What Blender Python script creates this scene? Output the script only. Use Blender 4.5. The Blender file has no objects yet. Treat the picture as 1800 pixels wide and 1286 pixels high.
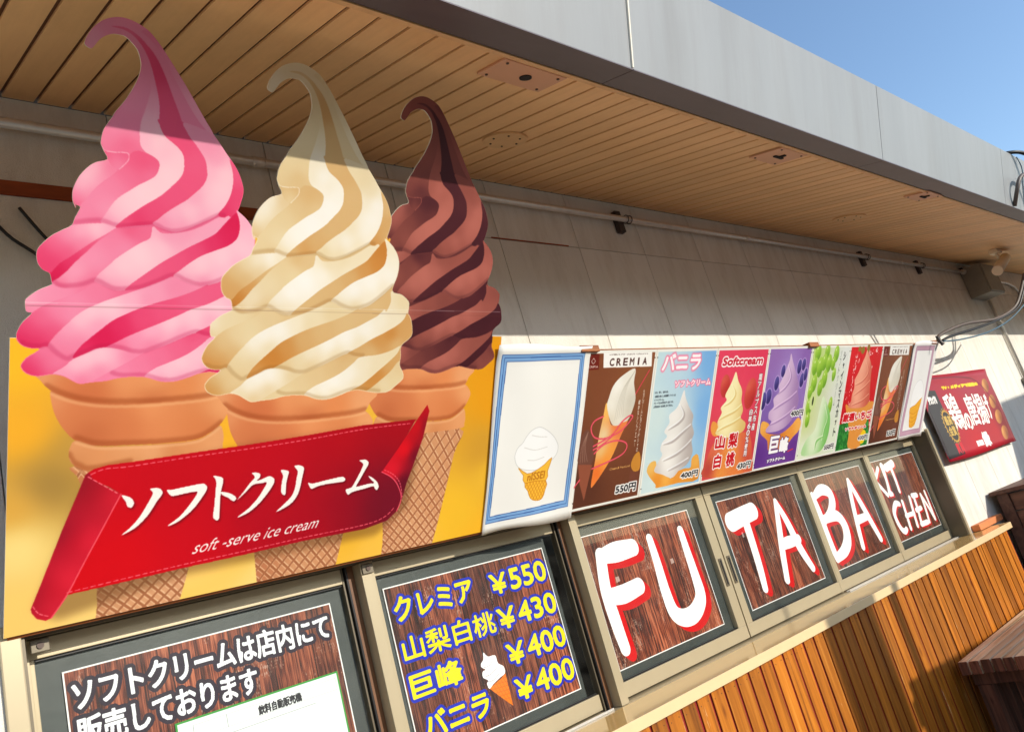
import bpy, bmesh, math, random
import numpy as np
from mathutils import Vector, Matrix, geometry
random.seed(7)
rng = np.random.default_rng(11)
scene = bpy.context.scene
COL = scene.collection

# ---------------------------------------------------------------- camera, sky, sun, exposure
CAM_Z = 1.37
cam_d = bpy.data.cameras.new('camera')
cam = bpy.data.objects.new('camera', cam_d)
COL.objects.link(cam)
yaw, pitch, roll = 0.781924, 0.253761, 0.281401
fw = Vector((math.sin(yaw) * math.cos(pitch), math.cos(yaw) * math.cos(pitch), math.sin(pitch)))
rt = Vector((math.cos(yaw), -math.sin(yaw), 0))
dn = fw.cross(rt)
r2 = rt * math.cos(roll) + dn * math.sin(roll)
d2 = -rt * math.sin(roll) + dn * math.cos(roll)
cam.matrix_world = Matrix(((r2.x, -d2.x, -fw.x, 0), (r2.y, -d2.y, -fw.y, 0), (r2.z, -d2.z, -fw.z, CAM_Z), (0, 0, 0, 1)))
cam_d.sensor_width = 36.0
cam_d.lens = 1399.08 * 36.0 / 1800.0
cam_d.clip_start = 0.02
cam_d.clip_end = 2000
scene.camera = cam

SUN_DIR = Vector((-0.33, 1.0, -0.369)).normalized()
elev = math.asin(-SUN_DIR.z)
world = bpy.data.worlds.new('World')
scene.world = world
world.use_nodes = True
wn = world.node_tree
wn.nodes.clear()
wo = wn.nodes.new('ShaderNodeOutputWorld')
wb = wn.nodes.new('ShaderNodeBackground')
sk = wn.nodes.new('ShaderNodeTexSky')
sk.sky_type = 'NISHITA'
sk.sun_disc = False
sk.sun_elevation = elev
sk.sun_rotation = math.atan2(-SUN_DIR.x, -SUN_DIR.y)
sk.air_density = 1.0
sk.dust_density = 0.6
sk.ozone_density = 2.4
sk.altitude = 0
wb.inputs['Strength'].default_value = 0.15
wn.links.new(sk.outputs[0], wb.inputs['Color'])
wn.links.new(wb.outputs[0], wo.inputs[0])

sun_d = bpy.data.lights.new('sun', 'SUN')
sun_d.energy = 2.5
sun_d.angle = math.radians(0.5)
sun_d.color = (1.0, 0.94, 0.83)
sun = bpy.data.objects.new('sun', sun_d)
sun.rotation_euler = SUN_DIR.to_track_quat('-Z', 'Y').to_euler()
COL.objects.link(sun)

scene.view_settings.view_transform = 'Standard'
scene.view_settings.look = 'None'
scene.view_settings.gamma = 1.0
scene.view_settings.use_curve_mapping = False
scene.view_settings.exposure = 0.78
scene.render.engine = 'CYCLES'
scene.cycles.max_bounces = 10
scene.cycles.diffuse_bounces = 6
scene.cycles.use_denoising = True

# ---------------------------------------------------------------- helpers
def lin(c):
    return tuple(((v / 255) / 12.92 if v / 255 <= 0.04045 else ((v / 255 + 0.055) / 1.055) ** 2.4) for v in c)

class NT:
    def __init__(s, name):
        s.m = bpy.data.materials.new(name)
        s.m.use_nodes = True
        s.t = s.m.node_tree
        s.b = s.t.nodes['Principled BSDF']
        s.tc = None
    def n(s, kind, **kw):
        q = s.t.nodes.new(kind)
        for k, val in kw.items():
            if k.startswith('i_'):
                q.inputs[k[2:].replace('_', ' ')].default_value = val
            else:
                setattr(q, k, val)
        return q
    def l(s, a, b):
        s.t.links.new(a, b)
    def coord(s, scale=(1, 1, 1), src='Object'):
        if not s.tc:
            s.tc = s.n('ShaderNodeTexCoord')
        mp = s.n('ShaderNodeMapping')
        mp.inputs['Scale'].default_value = scale
        s.l(s.tc.outputs[src], mp.inputs[0])
        return mp.outputs[0]
    def ramp(s, fac, stops):
        r = s.n('ShaderNodeValToRGB')
        e = r.color_ramp.elements
        while len(e) < len(stops):
            e.new(0.5)
        for q, (p, c) in zip(e, stops):
            q.position = p
            q.color = (*c, 1)
        s.l(fac, r.inputs[0])
        return r.outputs[0]
    def bump(s, h, strength, dist=0.002):
        b = s.n('ShaderNodeBump')
        b.inputs['Strength'].default_value = strength
        b.inputs['Distance'].default_value = dist
        s.l(h, b.inputs['Height'])
        s.l(b.outputs[0], s.b.inputs['Normal'])

def plain(name, col, rough=0.6, metal=0.0, var=0.08, scale=(6, 6, 6), bump=0.0, bscale=200, spec=0.5, orand=0.0, stain=0.0, sscale=(3, 3, 0.8)):
    k = NT(name)
    c = lin(col)
    nz = k.n('ShaderNodeTexNoise', i_Scale=1.0, i_Detail=6.0, i_Roughness=0.65)
    k.l(k.coord(scale), nz.inputs['Vector'])
    lo = tuple(v * (1 - var * 2) for v in c)
    hi = tuple(min(1, v * (1 + var * 1.2)) for v in c)
    cc = k.ramp(nz.outputs['Fac'], [(0.3, lo), (0.7, hi)])
    if orand:
        oi = k.n('ShaderNodeObjectInfo')
        mr = k.n('ShaderNodeMapRange')
        mr.inputs['To Min'].default_value = 1 - orand
        mr.inputs['To Max'].default_value = 1 + orand * 0.6
        k.l(oi.outputs['Random'], mr.inputs['Value'])
        hs = k.n('ShaderNodeHueSaturation')
        k.l(mr.outputs[0], hs.inputs['Value'])
        k.l(cc, hs.inputs['Color'])
        cc = hs.outputs[0]
    if stain:
        n3 = k.n('ShaderNodeTexNoise', i_Scale=1.0, i_Detail=7.0, i_Roughness=0.72)
        k.l(k.coord(sscale), n3.inputs['Vector'])
        mx = k.n('ShaderNodeMix', data_type='RGBA', blend_type='MULTIPLY')
        k.l(k.ramp(n3.outputs['Fac'], [(0.46, (0, 0, 0)), (0.72, (stain,) * 3)]), mx.inputs[0])
        k.l(cc, mx.inputs[6])
        mx.inputs[7].default_value = (0.62, 0.55, 0.46, 1)
        cc = mx.outputs[2]
    k.l(cc, k.b.inputs['Base Color'])
    k.b.inputs['Roughness'].default_value = rough
    k.b.inputs['Metallic'].default_value = metal
    k.b.inputs['Specular IOR Level'].default_value = spec
    if bump:
        n2 = k.n('ShaderNodeTexNoise', i_Scale=float(bscale), i_Detail=3.0)
        k.l(k.coord((1, 1, 1)), n2.inputs['Vector'])
        k.bump(n2.outputs['Fac'], bump)
    return k.m

def wood(name, cols, grain_axis=2, rough=0.5, wear=0.0, scale=1.0, island=True, bump=0.25, spec=0.4):
    """long grain along one axis; each board gets its own tint through Object Info / island random"""
    k = NT(name)
    sc = [38 * scale] * 3
    sc[grain_axis] = 1.6 * scale
    geo = k.n('ShaderNodeNewGeometry')
    oi = k.n('ShaderNodeObjectInfo')
    add = k.n('ShaderNodeVectorMath', operation='ADD')
    k.l(k.coord(tuple(sc)), add.inputs[0])
    mul = k.n('ShaderNodeVectorMath', operation='SCALE')
    mul.inputs[0].default_value = (37, 91, 53)
    k.l(oi.outputs['Random'], mul.inputs['Scale'])
    k.l(mul.outputs[0], add.inputs[1])
    nz = k.n('ShaderNodeTexNoise', i_Scale=1.0, i_Detail=7.0, i_Roughness=0.6, i_Distortion=0.6)
    k.l(add.outputs[0], nz.inputs['Vector'])
    c = [lin(q) for q in cols]
    st = [(0.25 + 0.5 * i / (len(c) - 1), q) for i, q in enumerate(c)]
    col = k.ramp(nz.outputs['Fac'], st)
    hs = k.n('ShaderNodeHueSaturation')
    mr = k.n('ShaderNodeMapRange')
    mr.inputs['To Min'].default_value = 0.62
    mr.inputs['To Max'].default_value = 1.16
    k.l(oi.outputs['Random'], mr.inputs['Value'])
    k.l(mr.outputs[0], hs.inputs['Value'])
    k.l(col, hs.inputs['Color'])
    out = hs.outputs[0]
    # knots
    vo = k.n('ShaderNodeTexVoronoi', i_Scale=1.0)
    add3 = k.n('ShaderNodeVectorMath', operation='ADD')
    ks = [11 * scale] * 3
    ks[grain_axis] = 4 * scale
    k.l(k.coord(tuple(ks)), add3.inputs[0]); k.l(mul.outputs[0], add3.inputs[1])
    k.l(add3.outputs[0], vo.inputs['Vector'])
    kf = k.ramp(vo.outputs['Distance'], [(0.04, (0.75,) * 3), (0.13, (0, 0, 0))])
    mk = k.n('ShaderNodeMix', data_type='RGBA', blend_type='MULTIPLY')
    k.l(kf, mk.inputs[0]); k.l(out, mk.inputs[6])
    mk.inputs[7].default_value = (0.35, 0.22, 0.12, 1)
    out = mk.outputs[2]
    if wear:
        sc2 = [45 * scale] * 3
        sc2[grain_axis] = 4
        n3 = k.n('ShaderNodeTexNoise', i_Scale=1.0, i_Detail=5.0, i_Roughness=0.7)
        add2 = k.n('ShaderNodeVectorMath', operation='ADD')
        k.l(k.coord(tuple(sc2)), add2.inputs[0])
        k.l(mul.outputs[0], add2.inputs[1])
        k.l(add2.outputs[0], n3.inputs['Vector'])
        f = k.ramp(n3.outputs['Fac'], [(0.66, (0, 0, 0)), (0.72, (wear, wear, wear))])
        mx = k.n('ShaderNodeMix', data_type='RGBA')
        k.l(f, mx.inputs[0])
        k.l(out, mx.inputs[6])
        mx.inputs[7].default_value = (*lin((226, 196, 150)), 1)
        out = mx.outputs[2]
    k.l(out, k.b.inputs['Base Color'])
    k.b.inputs['Roughness'].default_value = rough
    k.b.inputs['Specular IOR Level'].default_value = spec
    k.bump(nz.outputs['Fac'], bump, 0.001)
    return k.m

def box(bm, x0, x1, y0, y1, z0, z1, bevel=0.0, mi=0):
    vs = [bm.verts.new((x, y, z)) for x in (x0, x1) for y in (y0, y1) for z in (z0, z1)]
    fs = []
    for q in ((0, 1, 3, 2), (4, 6, 7, 5), (0, 4, 5, 1), (2, 3, 7, 6), (0, 2, 6, 4), (1, 5, 7, 3)):
        f = bm.faces.new([vs[i] for i in q])
        f.material_index = mi
        fs.append(f)
    if bevel:
        es = list({e for f in fs for e in f.edges})
        bmesh.ops.bevel(bm, geom=es, offset=bevel, segments=2, affect='EDGES', profile=0.6)
    return fs

def tube(bm, pts, r, seg=10, caps=True):
    pts = [Vector(p) for p in pts]
    rings = []
    up = Vector((0, 0, 1))
    for i, p in enumerate(pts):
        a = pts[max(i - 1, 0)]
        b = pts[min(i + 1, len(pts) - 1)]
        d = (b - a).normalized()
        if abs(d.dot(up)) > 0.95:
            up = Vector((1, 0, 0))
        s = d.cross(up).normalized()
        t = s.cross(d).normalized()
        up = t
        rr = r[i] if isinstance(r, (list, tuple)) else r
        rings.append([bm.verts.new(p + (s * math.cos(2 * math.pi * k / seg) + t * math.sin(2 * math.pi * k / seg)) * rr) for k in range(seg)])
    for a, b in zip(rings, rings[1:]):
        for k in range(seg):
            f = bm.faces.new((a[k], a[(k + 1) % seg], b[(k + 1) % seg], b[k]))
            f.smooth = True
    if caps:
        bm.faces.new(rings[0][::-1])
        bm.faces.new(rings[-1])

def spline(pts, n=8, closed=False):
    P = [np.array(p, float) for p in pts]
    out = []
    m = len(P)
    rngi = range(m) if closed else range(m - 1)
    for i in rngi:
        if closed:
            a, b, c, d = P[(i - 1) % m], P[i], P[(i + 1) % m], P[(i + 2) % m]
        else:
            a, b, c, d = P[max(i - 1, 0)], P[i], P[i + 1], P[min(i + 2, m - 1)]
        for k in range(n):
            t = k / n
            out.append(0.5 * ((2 * b) + (c - a) * t + (2 * a - 5 * b + 4 * c - d) * t * t + (3 * b - a - 3 * c + d) * t ** 3))
    if not closed:
        out.append(P[-1])
    return out

def obj(name, bm, mats, parent=None, loc=None, fix=True):
    if fix:
        bmesh.ops.recalc_face_normals(bm, faces=bm.faces)
    me = bpy.data.meshes.new(name)
    bm.to_mesh(me)
    bm.free()
    for m in (mats if isinstance(mats, (list, tuple)) else [mats]):
        me.materials.append(m)
    o = bpy.data.objects.new(name, me)
    COL.objects.link(o)
    if parent:
        o.parent = parent
    if loc:
        o.location = loc
    return o

def inst(name, me, loc, parent=None, rot=None, scale=None):
    o = bpy.data.objects.new(name, me)
    COL.objects.link(o)
    o.location = loc
    if rot:
        o.rotation_euler = rot
    if scale:
        o.scale = scale
    if parent:
        o.parent = parent
    return o

def tag(o, label, cat, group=None):
    o['label'] = label
    o['category'] = cat
    o['kind'] = 'thing'
    if group:
        o['group'] = group
    return o

def empty(name, loc=(0, 0, 0)):
    o = bpy.data.objects.new(name, None)
    COL.objects.link(o)
    o.location = loc
    o.empty_display_size = 0.05
    return o

def bx(name, x0, x1, y0, y1, z0, z1, mat, parent=None, bevel=0.0):
    """one box as its own object; its parent sits at the origin"""
    bm = bmesh.new()
    cx, cy, cz = (x0 + x1) / 2, (y0 + y1) / 2, (z0 + z1) / 2
    box(bm, x0 - cx, x1 - cx, y0 - cy, y1 - cy, z0 - cz, z1 - cz, bevel)
    o = obj(name, bm, mat, parent, (cx, cy, cz))
    if parent:
        o.location = Vector((cx, cy, cz)) - Vector(parent.location)
    return o


# ---------------------------------------------------------------- flat print: a small painter working in millimetres of the sheet
def pts(s):
    return [tuple(float(v) for v in q.split(',')) for q in s.split()]

class Sheet:
    def __init__(s, s0, t0, s1, t1, res=1.0, bg=(255, 255, 255)):
        s.s0, s.t0, s.res = s0, t0, res
        s.W = int(round((s1 - s0) * res))
        s.H = int(round((t1 - t0) * res))
        s.a = np.empty((s.H, s.W, 3), np.float32)
        s.a[:] = bg
    def tp(s, P):
        P = np.asarray(P, float)
        return np.column_stack([(P[:, 0] - s.s0) * s.res, (P[:, 1] - s.t0) * s.res])
    def poly(s, P, smooth=0):
        if isinstance(P, str):
            P = pts(P)
        if smooth:
            P = spline([p[:2] for p in P], smooth, True)
        Q = s.tp([p[:2] for p in P])
        m = np.zeros((s.H, s.W + 1), np.int32)
        for (x1, y1), (x2, y2) in zip(Q, np.roll(Q, -1, 0)):
            if y1 == y2:
                continue
            if y1 > y2:
                x1, y1, x2, y2 = x2, y2, x1, y1
            r0, r1 = max(0, math.ceil(y1 - 0.5)), min(s.H - 1, math.ceil(y2 - 0.5) - 1)
            if r1 < r0:
                continue
            r = np.arange(r0, r1 + 1)
            x = x1 + (r + 0.5 - y1) * (x2 - x1) / (y2 - y1)
            np.add.at(m, (r, np.clip(np.ceil(x - 0.5), 0, s.W).astype(int)), 1)
        return (np.cumsum(m, 1)[:, :s.W] & 1).astype(bool)
    def tri_mask(s, T):
        m = np.zeros((s.H, s.W), bool)
        for q in T:
            x0, y0 = np.floor(q.min(0)).astype(int)
            x1, y1 = np.ceil(q.max(0)).astype(int)
            x0, y0, x1, y1 = max(x0, 0), max(y0, 0), min(x1 + 1, s.W), min(y1 + 1, s.H)
            if x1 <= x0 or y1 <= y0:
                continue
            X = np.arange(x0, x1)[None] + 0.5
            Y = np.arange(y0, y1)[:, None] + 0.5
            (ax, ay), (b, c), (d, e) = q
            A = (b - ax) * (Y - ay) - (c - ay) * (X - ax)
            B = (d - b) * (Y - c) - (e - c) * (X - b)
            C = (ax - d) * (Y - e) - (ay - e) * (X - d)
            m[y0:y1, x0:x1] |= ((A >= -0.3) & (B >= -0.3) & (C >= -0.3)) | ((A <= 0.3) & (B <= 0.3) & (C <= 0.3))
        return m
    def stroke(s, P, w, smooth=6, closed=False):
        """w: width in mm, or one per point"""
        if isinstance(P, str):
            P = pts(P)
        ws = [w] * len(P) if not isinstance(w, (list, tuple)) else list(w)
        P3 = [(p[0], p[1], ws[i]) for i, p in enumerate(P)]
        if smooth:
            P3 = spline(P3, smooth, closed)
        P3 = np.array(P3)
        Q = s.tp(P3[:, :2])
        R = P3[:, 2] * s.res / 2
        m = np.zeros((s.H, s.W), bool)
        for i in range(len(Q) - 1):
            (x1, y1), (x2, y2) = Q[i], Q[i + 1]
            r1, r2 = R[i], R[i + 1]
            rr = max(r1, r2) + 1
            a0, a1 = max(0, int(min(x1, x2) - rr)), min(s.W, int(max(x1, x2) + rr) + 1)
            b0, b1 = max(0, int(min(y1, y2) - rr)), min(s.H, int(max(y1, y2) + rr) + 1)
            if a1 <= a0 or b1 <= b0:
                continue
            X = np.arange(a0, a1)[None] + 0.5
            Y = np.arange(b0, b1)[:, None] + 0.5
            dx, dy = x2 - x1, y2 - y1
            L2 = dx * dx + dy * dy + 1e-9
            t = np.clip(((X - x1) * dx + (Y - y1) * dy) / L2, 0, 1)
            d = np.hypot(X - x1 - t * dx, Y - y1 - t * dy)
            m[b0:b1, a0:a1] |= d <= (r1 + (r2 - r1) * t)
        return m
    def ellipse(s, c, rx, ry, ang=0):
        X = (np.arange(s.W)[None] + 0.5) / s.res + s.s0 - c[0]
        Y = (np.arange(s.H)[:, None] + 0.5) / s.res + s.t0 - c[1]
        ca, sa = math.cos(ang), math.sin(ang)
        return ((X * ca + Y * sa) / rx) ** 2 + ((-X * sa + Y * ca) / ry) ** 2 <= 1
    def fill(s, m, c, alpha=1.0):
        if m.dtype == bool:
            s.a[m] = s.a[m] * (1 - alpha) + np.array(c, np.float32) * alpha
        else:
            s.a += (np.array(c, np.float32) - s.a) * (m[..., None] * alpha)
    def idw(s, m, samples, p=2.2, eps=420.0):
        """samples: (s, t, rgb)"""
        r, c = np.nonzero(m)
        if not len(r):
            return
        X = (c + 0.5) / s.res + s.s0
        Y = (r + 0.5) / s.res + s.t0
        num = np.zeros((len(r), 3), np.float32)
        den = np.zeros(len(r), np.float32)
        for (a, b, col) in samples:
            w = 1.0 / ((X - a) ** 2 + (Y - b) ** 2 + eps) ** (p / 2)
            num += w[:, None] * np.array(col, np.float32)
            den += w
        s.a[r, c] = num / den[:, None]
    def grow(s, m, mm):
        r = mm * s.res
        if r < 0.5:
            return m
        out = m.copy()
        yy, xx = np.nonzero(m)
        if not len(yy):
            return m
        k = int(r) + 2
        y0, y1, x0, x1 = max(yy.min() - k, 0), min(yy.max() + k + 1, s.H), max(xx.min() - k, 0), min(xx.max() + k + 1, s.W)
        sub = np.pad(m[y0:y1, x0:x1], k)
        h, w = y1 - y0, x1 - x0
        acc = np.zeros((h, w), bool)
        for rr in ([r, r * 0.55] if r > 2 else [r]):
            n = 24 if rr > 3 else 12
            for i in range(n):
                dx, dy = int(round(rr * math.cos(2 * math.pi * i / n))), int(round(rr * math.sin(2 * math.pi * i / n)))
                acc |= sub[k + dy:k + dy + h, k + dx:k + dx + w]
        out[y0:y1, x0:x1] |= acc
        return out
    def soft(s, m, mm, it=3):
        f = m.astype(np.float32)
        k = max(1, int(mm * s.res / it))
        for _ in range(it):
            for ax in (0, 1):
                c = np.cumsum(np.pad(f, [(k + 1, k) if a == ax else (0, 0) for a in (0, 1)], mode='edge'), ax)
                f = (np.take(c, range(2 * k + 1, c.shape[ax]), ax) - np.take(c, range(0, c.shape[ax] - 2 * k - 1), ax)) / (2 * k + 1)
        return f
    def text(s, body, ll, ur=None, lr=None, up=None, shear=0.0):
        """mask of text stretched to the box ll..ur (mm), or to a slanted box ll, lr, up-vector"""
        T = glyphs(body).copy()
        if shear:
            T[..., 0] += T[..., 1] * shear
        mn, mx = T.reshape(-1, 2).min(0), T.reshape(-1, 2).max(0)
        T = (T - mn) / (mx - mn)
        ll = np.array(ll, float)
        if ur is not None:
            e1, e2 = np.array([ur[0] - ll[0], 0]), np.array([0, ur[1] - ll[1]])
        else:
            e1, e2 = np.array(lr, float) - ll, np.array(up, float)
        Q = ll + T[..., :1] * e1 + T[..., 1:] * e2
        Q = np.stack([(Q[..., 0] - s.s0) * s.res, (Q[..., 1] - s.t0) * s.res], -1)
        return s.tri_mask(Q)
    def column(s, body, a, b, w):
        """vertical writing from point a down to point b, characters w mm wide"""
        m = np.zeros((s.H, s.W), bool)
        n = len(body)
        for i, ch in enumerate(body):
            f = (i + 0.5) / n
            cx, cy = a[0] + (b[0] - a[0]) * f, a[1] + (b[1] - a[1]) * f
            h = abs(a[1] - b[1]) / n * 0.84
            if ch in 'ー':
                m |= s.stroke([(cx, cy + h / 2), (cx, cy - h / 2)], w * 0.12, 0)
            elif ch in 'ャィッォ・':
                m |= s.text(ch, (cx - w * 0.3, cy - h * 0.3), (cx + w * 0.3, cy + h * 0.3))
            elif ch != ' ':
                m |= s.text(ch, (cx - w / 2, cy - h / 2), (cx + w / 2, cy + h / 2))
        return m
    def blur(s, px=1):
        for _ in range(px):
            a = s.a
            b = a.copy()
            b[1:-1, 1:-1] = (a[1:-1, 1:-1] * 4 + (a[:-2, 1:-1] + a[2:, 1:-1] + a[1:-1, :-2] + a[1:-1, 2:]) * 2 + a[:-2, :-2] + a[2:, 2:] + a[:-2, 2:] + a[2:, :-2]) / 16
            s.a = b
    def material(s, name, rough=0.35, albedo=0.86, coat=0.0, emboss=0.0, backlight=0.0):
        c = np.clip(s.a / 255.0, 0, 1)
        l = np.where(c <= 0.04045, c / 12.92, ((c + 0.055) / 1.055) ** 2.4) * albedo
        c = np.where(l <= 0.0031308, l * 12.92, 1.055 * l ** (1 / 2.4) - 0.055)
        im = bpy.data.images.new(name, s.W, s.H, alpha=False)
        buf = np.ones((s.H, s.W, 4), np.float32)
        buf[..., :3] = c
        im.pixels.foreach_set(buf.ravel())
        im.pack()
        k = NT(name)
        tx = k.n('ShaderNodeTexImage', image=im, interpolation='Linear', extension='EXTEND')
        k.l(k.coord((1, 1, 1), 'UV'), tx.inputs['Vector'])
        nz = k.n('ShaderNodeTexNoise', i_Scale=3.0, i_Detail=4.0)
        k.l(k.coord((1, 1, 1)), nz.inputs['Vector'])
        f = k.ramp(nz.outputs['Fac'], [(0.35, (0.95,) * 3), (0.65, (1, 1, 1))])
        mx = k.n('ShaderNodeMix', data_type='RGBA', blend_type='MULTIPLY')
        mx.inputs[0].default_value = 1.0
        k.l(tx.outputs['Color'], mx.inputs[6])
        k.l(f, mx.inputs[7])
        k.l(mx.outputs[2], k.b.inputs['Base Color'])
        k.b.inputs['Roughness'].default_value = rough
        k.b.inputs['Specular IOR Level'].default_value = 0.25
        k.b.inputs['Coat Weight'].default_value = coat
        k.b.inputs['Coat Roughness'].default_value = 0.12
        if emboss:
            n2 = k.n('ShaderNodeTexNoise', i_Scale=14.0, i_Detail=2.0)
            k.l(k.coord((1, 1, 1)), n2.inputs['Vector'])
            k.bump(n2.outputs['Fac'], emboss, 0.01)
        return k.m

_gl = {}
def glyphs(body):
    """triangles of a text set in Blender's built-in typeface"""
    if body not in _gl:
        cu = bpy.data.curves.new('t', 'FONT')
        cu.body = body
        cu.resolution_u = 3
        cu.dimensions = '2D'
        cu.fill_mode = 'BOTH'
        o = bpy.data.objects.new('t', cu)
        COL.objects.link(o)
        bpy.context.view_layer.update()
        me = o.evaluated_get(bpy.context.evaluated_depsgraph_get()).to_mesh()
        me.calc_loop_triangles()
        co = np.empty(len(me.vertices) * 3)
        me.vertices.foreach_get('co', co)
        co = co.reshape(-1, 3)[:, :2]
        ti = np.empty(len(me.loop_triangles) * 3, int)
        me.loop_triangles.foreach_get('vertices', ti)
        _gl[body] = co[ti.reshape(-1, 3)]
        bpy.data.objects.remove(o)
        bpy.data.curves.remove(cu)
    return _gl[body]

def outlined(sh, m, fillc, outc, w, thick=0.0):
    if thick:
        m = sh.grow(m, thick)
    sh.fill(sh.grow(m, w), outc)
    sh.fill(m, fillc)

def smooth_noise(h, w, sy, sx):
    """value noise with cell size sy x sx pixels"""
    gy, gx = int(h / sy) + 3, int(w / sx) + 3
    g = rng.random((gy, gx)).astype(np.float32)
    y, x = np.arange(h) / sy, np.arange(w) / sx
    y0, x0 = y.astype(int), x.astype(int)
    fy, fx = (y - y0)[:, None], (x - x0)[None]
    fy, fx = fy * fy * (3 - 2 * fy), fx * fx * (3 - 2 * fx)
    a = g[y0][:, x0] * (1 - fx) + g[y0][:, x0 + 1] * fx
    b = g[y0 + 1][:, x0] * (1 - fx) + g[y0 + 1][:, x0 + 1] * fx
    return a * (1 - fy) + b * fy

def wood_print(sh, tone=1.0, flecks=0.5):
    """printed photograph of old red-brown boards"""
    H, W = sh.H, sh.W
    g = 0.34 * smooth_noise(H, W, 150, 3) + 0.26 * smooth_noise(H, W, 60, 1.6) + 0.2 * smooth_noise(H, W, 220, 24) + 0.2 * smooth_noise(H, W, 30, 7)
    g = np.clip((g - 0.5) * 2.6 + 0.5, 0, 1)
    d, m_, l_ = np.array((54, 22, 16)), np.array((130, 60, 38)), np.array((190, 108, 74))
    a = np.where(g[..., None] < 0.5, d + (m_ - d) * (g[..., None] * 2), m_ + (l_ - m_) * (g[..., None] * 2 - 1))
    x = 0
    while x < W:
        wd = rng.integers(int(95 * sh.res), int(150 * sh.res))
        a[:, x:x + wd] *= rng.uniform(0.82, 1.16)
        if 4 < x < W:
            wob = (x + (smooth_noise(H, 1, 80, 1)[:, 0] - 0.5) * 5).astype(int)
            for dx, k in ((0, 0.3), (1, 0.25), (2, 0.5), (-1, 0.7)):
                a[np.arange(H), np.clip(wob + dx, 0, W - 1)] *= k
        x += wd
    f = smooth_noise(H, W, 9, 1.3) * smooth_noise(H, W, 70, 40)
    k = np.clip((f - (0.66 - 0.13 * flecks)) * 9, 0, 0.75)[..., None]
    a = a * (1 - k) + np.array((225, 190, 170)) * k
    sh.a[:] = a * tone


# ---------------------------------------------------------------- the soft-serve art (traced once, printed in three flavours)
VAN = [(0, (128, 84, 34)), (.25, (204, 130, 52)), (.5, (220, 180, 122)), (.7, (234, 212, 166)), (.85, (246, 234, 208)), (1, (252, 248, 240))]
PIN = [(0, (168, 6, 60)), (.25, (220, 22, 78)), (.5, (238, 84, 126)), (.7, (246, 142, 174)), (.85, (252, 182, 202)), (1, (254, 208, 216))]
CHO = [(0, (48, 14, 24)), (.25, (66, 22, 30)), (.5, (74, 26, 34)), (.58, (98, 44, 44)), (.7, (140, 72, 62)), (.85, (162, 86, 74)), (1, (190, 108, 94))]
def ramp3(R, t):
    for (a, ca), (b, cb) in zip(R, R[1:]):
        if t <= b:
            f = (t - a) / (b - a)
            return tuple(x + (y - x) * f for x, y in zip(ca, cb))
    return R[-1][1]

SIL = '701,555 702,568 712,588 728,606 718,610 716,629 719,637 739,654 763,666 764,672 762,684 759,691 747,697 738,711 736,730 741,744 762,767 781,780 800,792 806,808 816,831 807,836 802,849 808,829 802,842 801,859 804,874 814,896 831,917 846,928 867,937 859,954 854,966 854,976 859,998 875,1025 881,1037 899,1063 916,1094 926,1119 930,1141 927,1159 921,1173 909,1185 897,1193 885,1194 871,1192 858,1185 847,1175 837,1160 831,1154 821,1158 820,1166 826,1182 837,1199 852,1214 867,1223 886,1229 906,1229 928,1223 946,1214 964,1197 982,1176 1000,1153 1017,1131 1035,1106 1053,1080 1071,1054 1086,1034 1093,1023 1108,1006 1127,983 1142,966 1156,946 1166,923 1170,905 1167,885 1159,859 1158,857 1178,842 1195,822 1204,796 1201,767 1189,726 1219,717 1240,703 1246,692 1244,667 1244,669 1255,654 1262,631 1261,607 1232,583 1232,553 1231,529 1243,509 1245,493 1222,474 1200,460 1173,458 1138,463 1108,469 1079,466 1058,459 1024,450 993,451 955,463 906,464 874,458 844,456 822,454 807,461 789,472 768,477 739,474 719,481 710,494 713,504 723,515 737,524 744,532 725,534 710,541'
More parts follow.
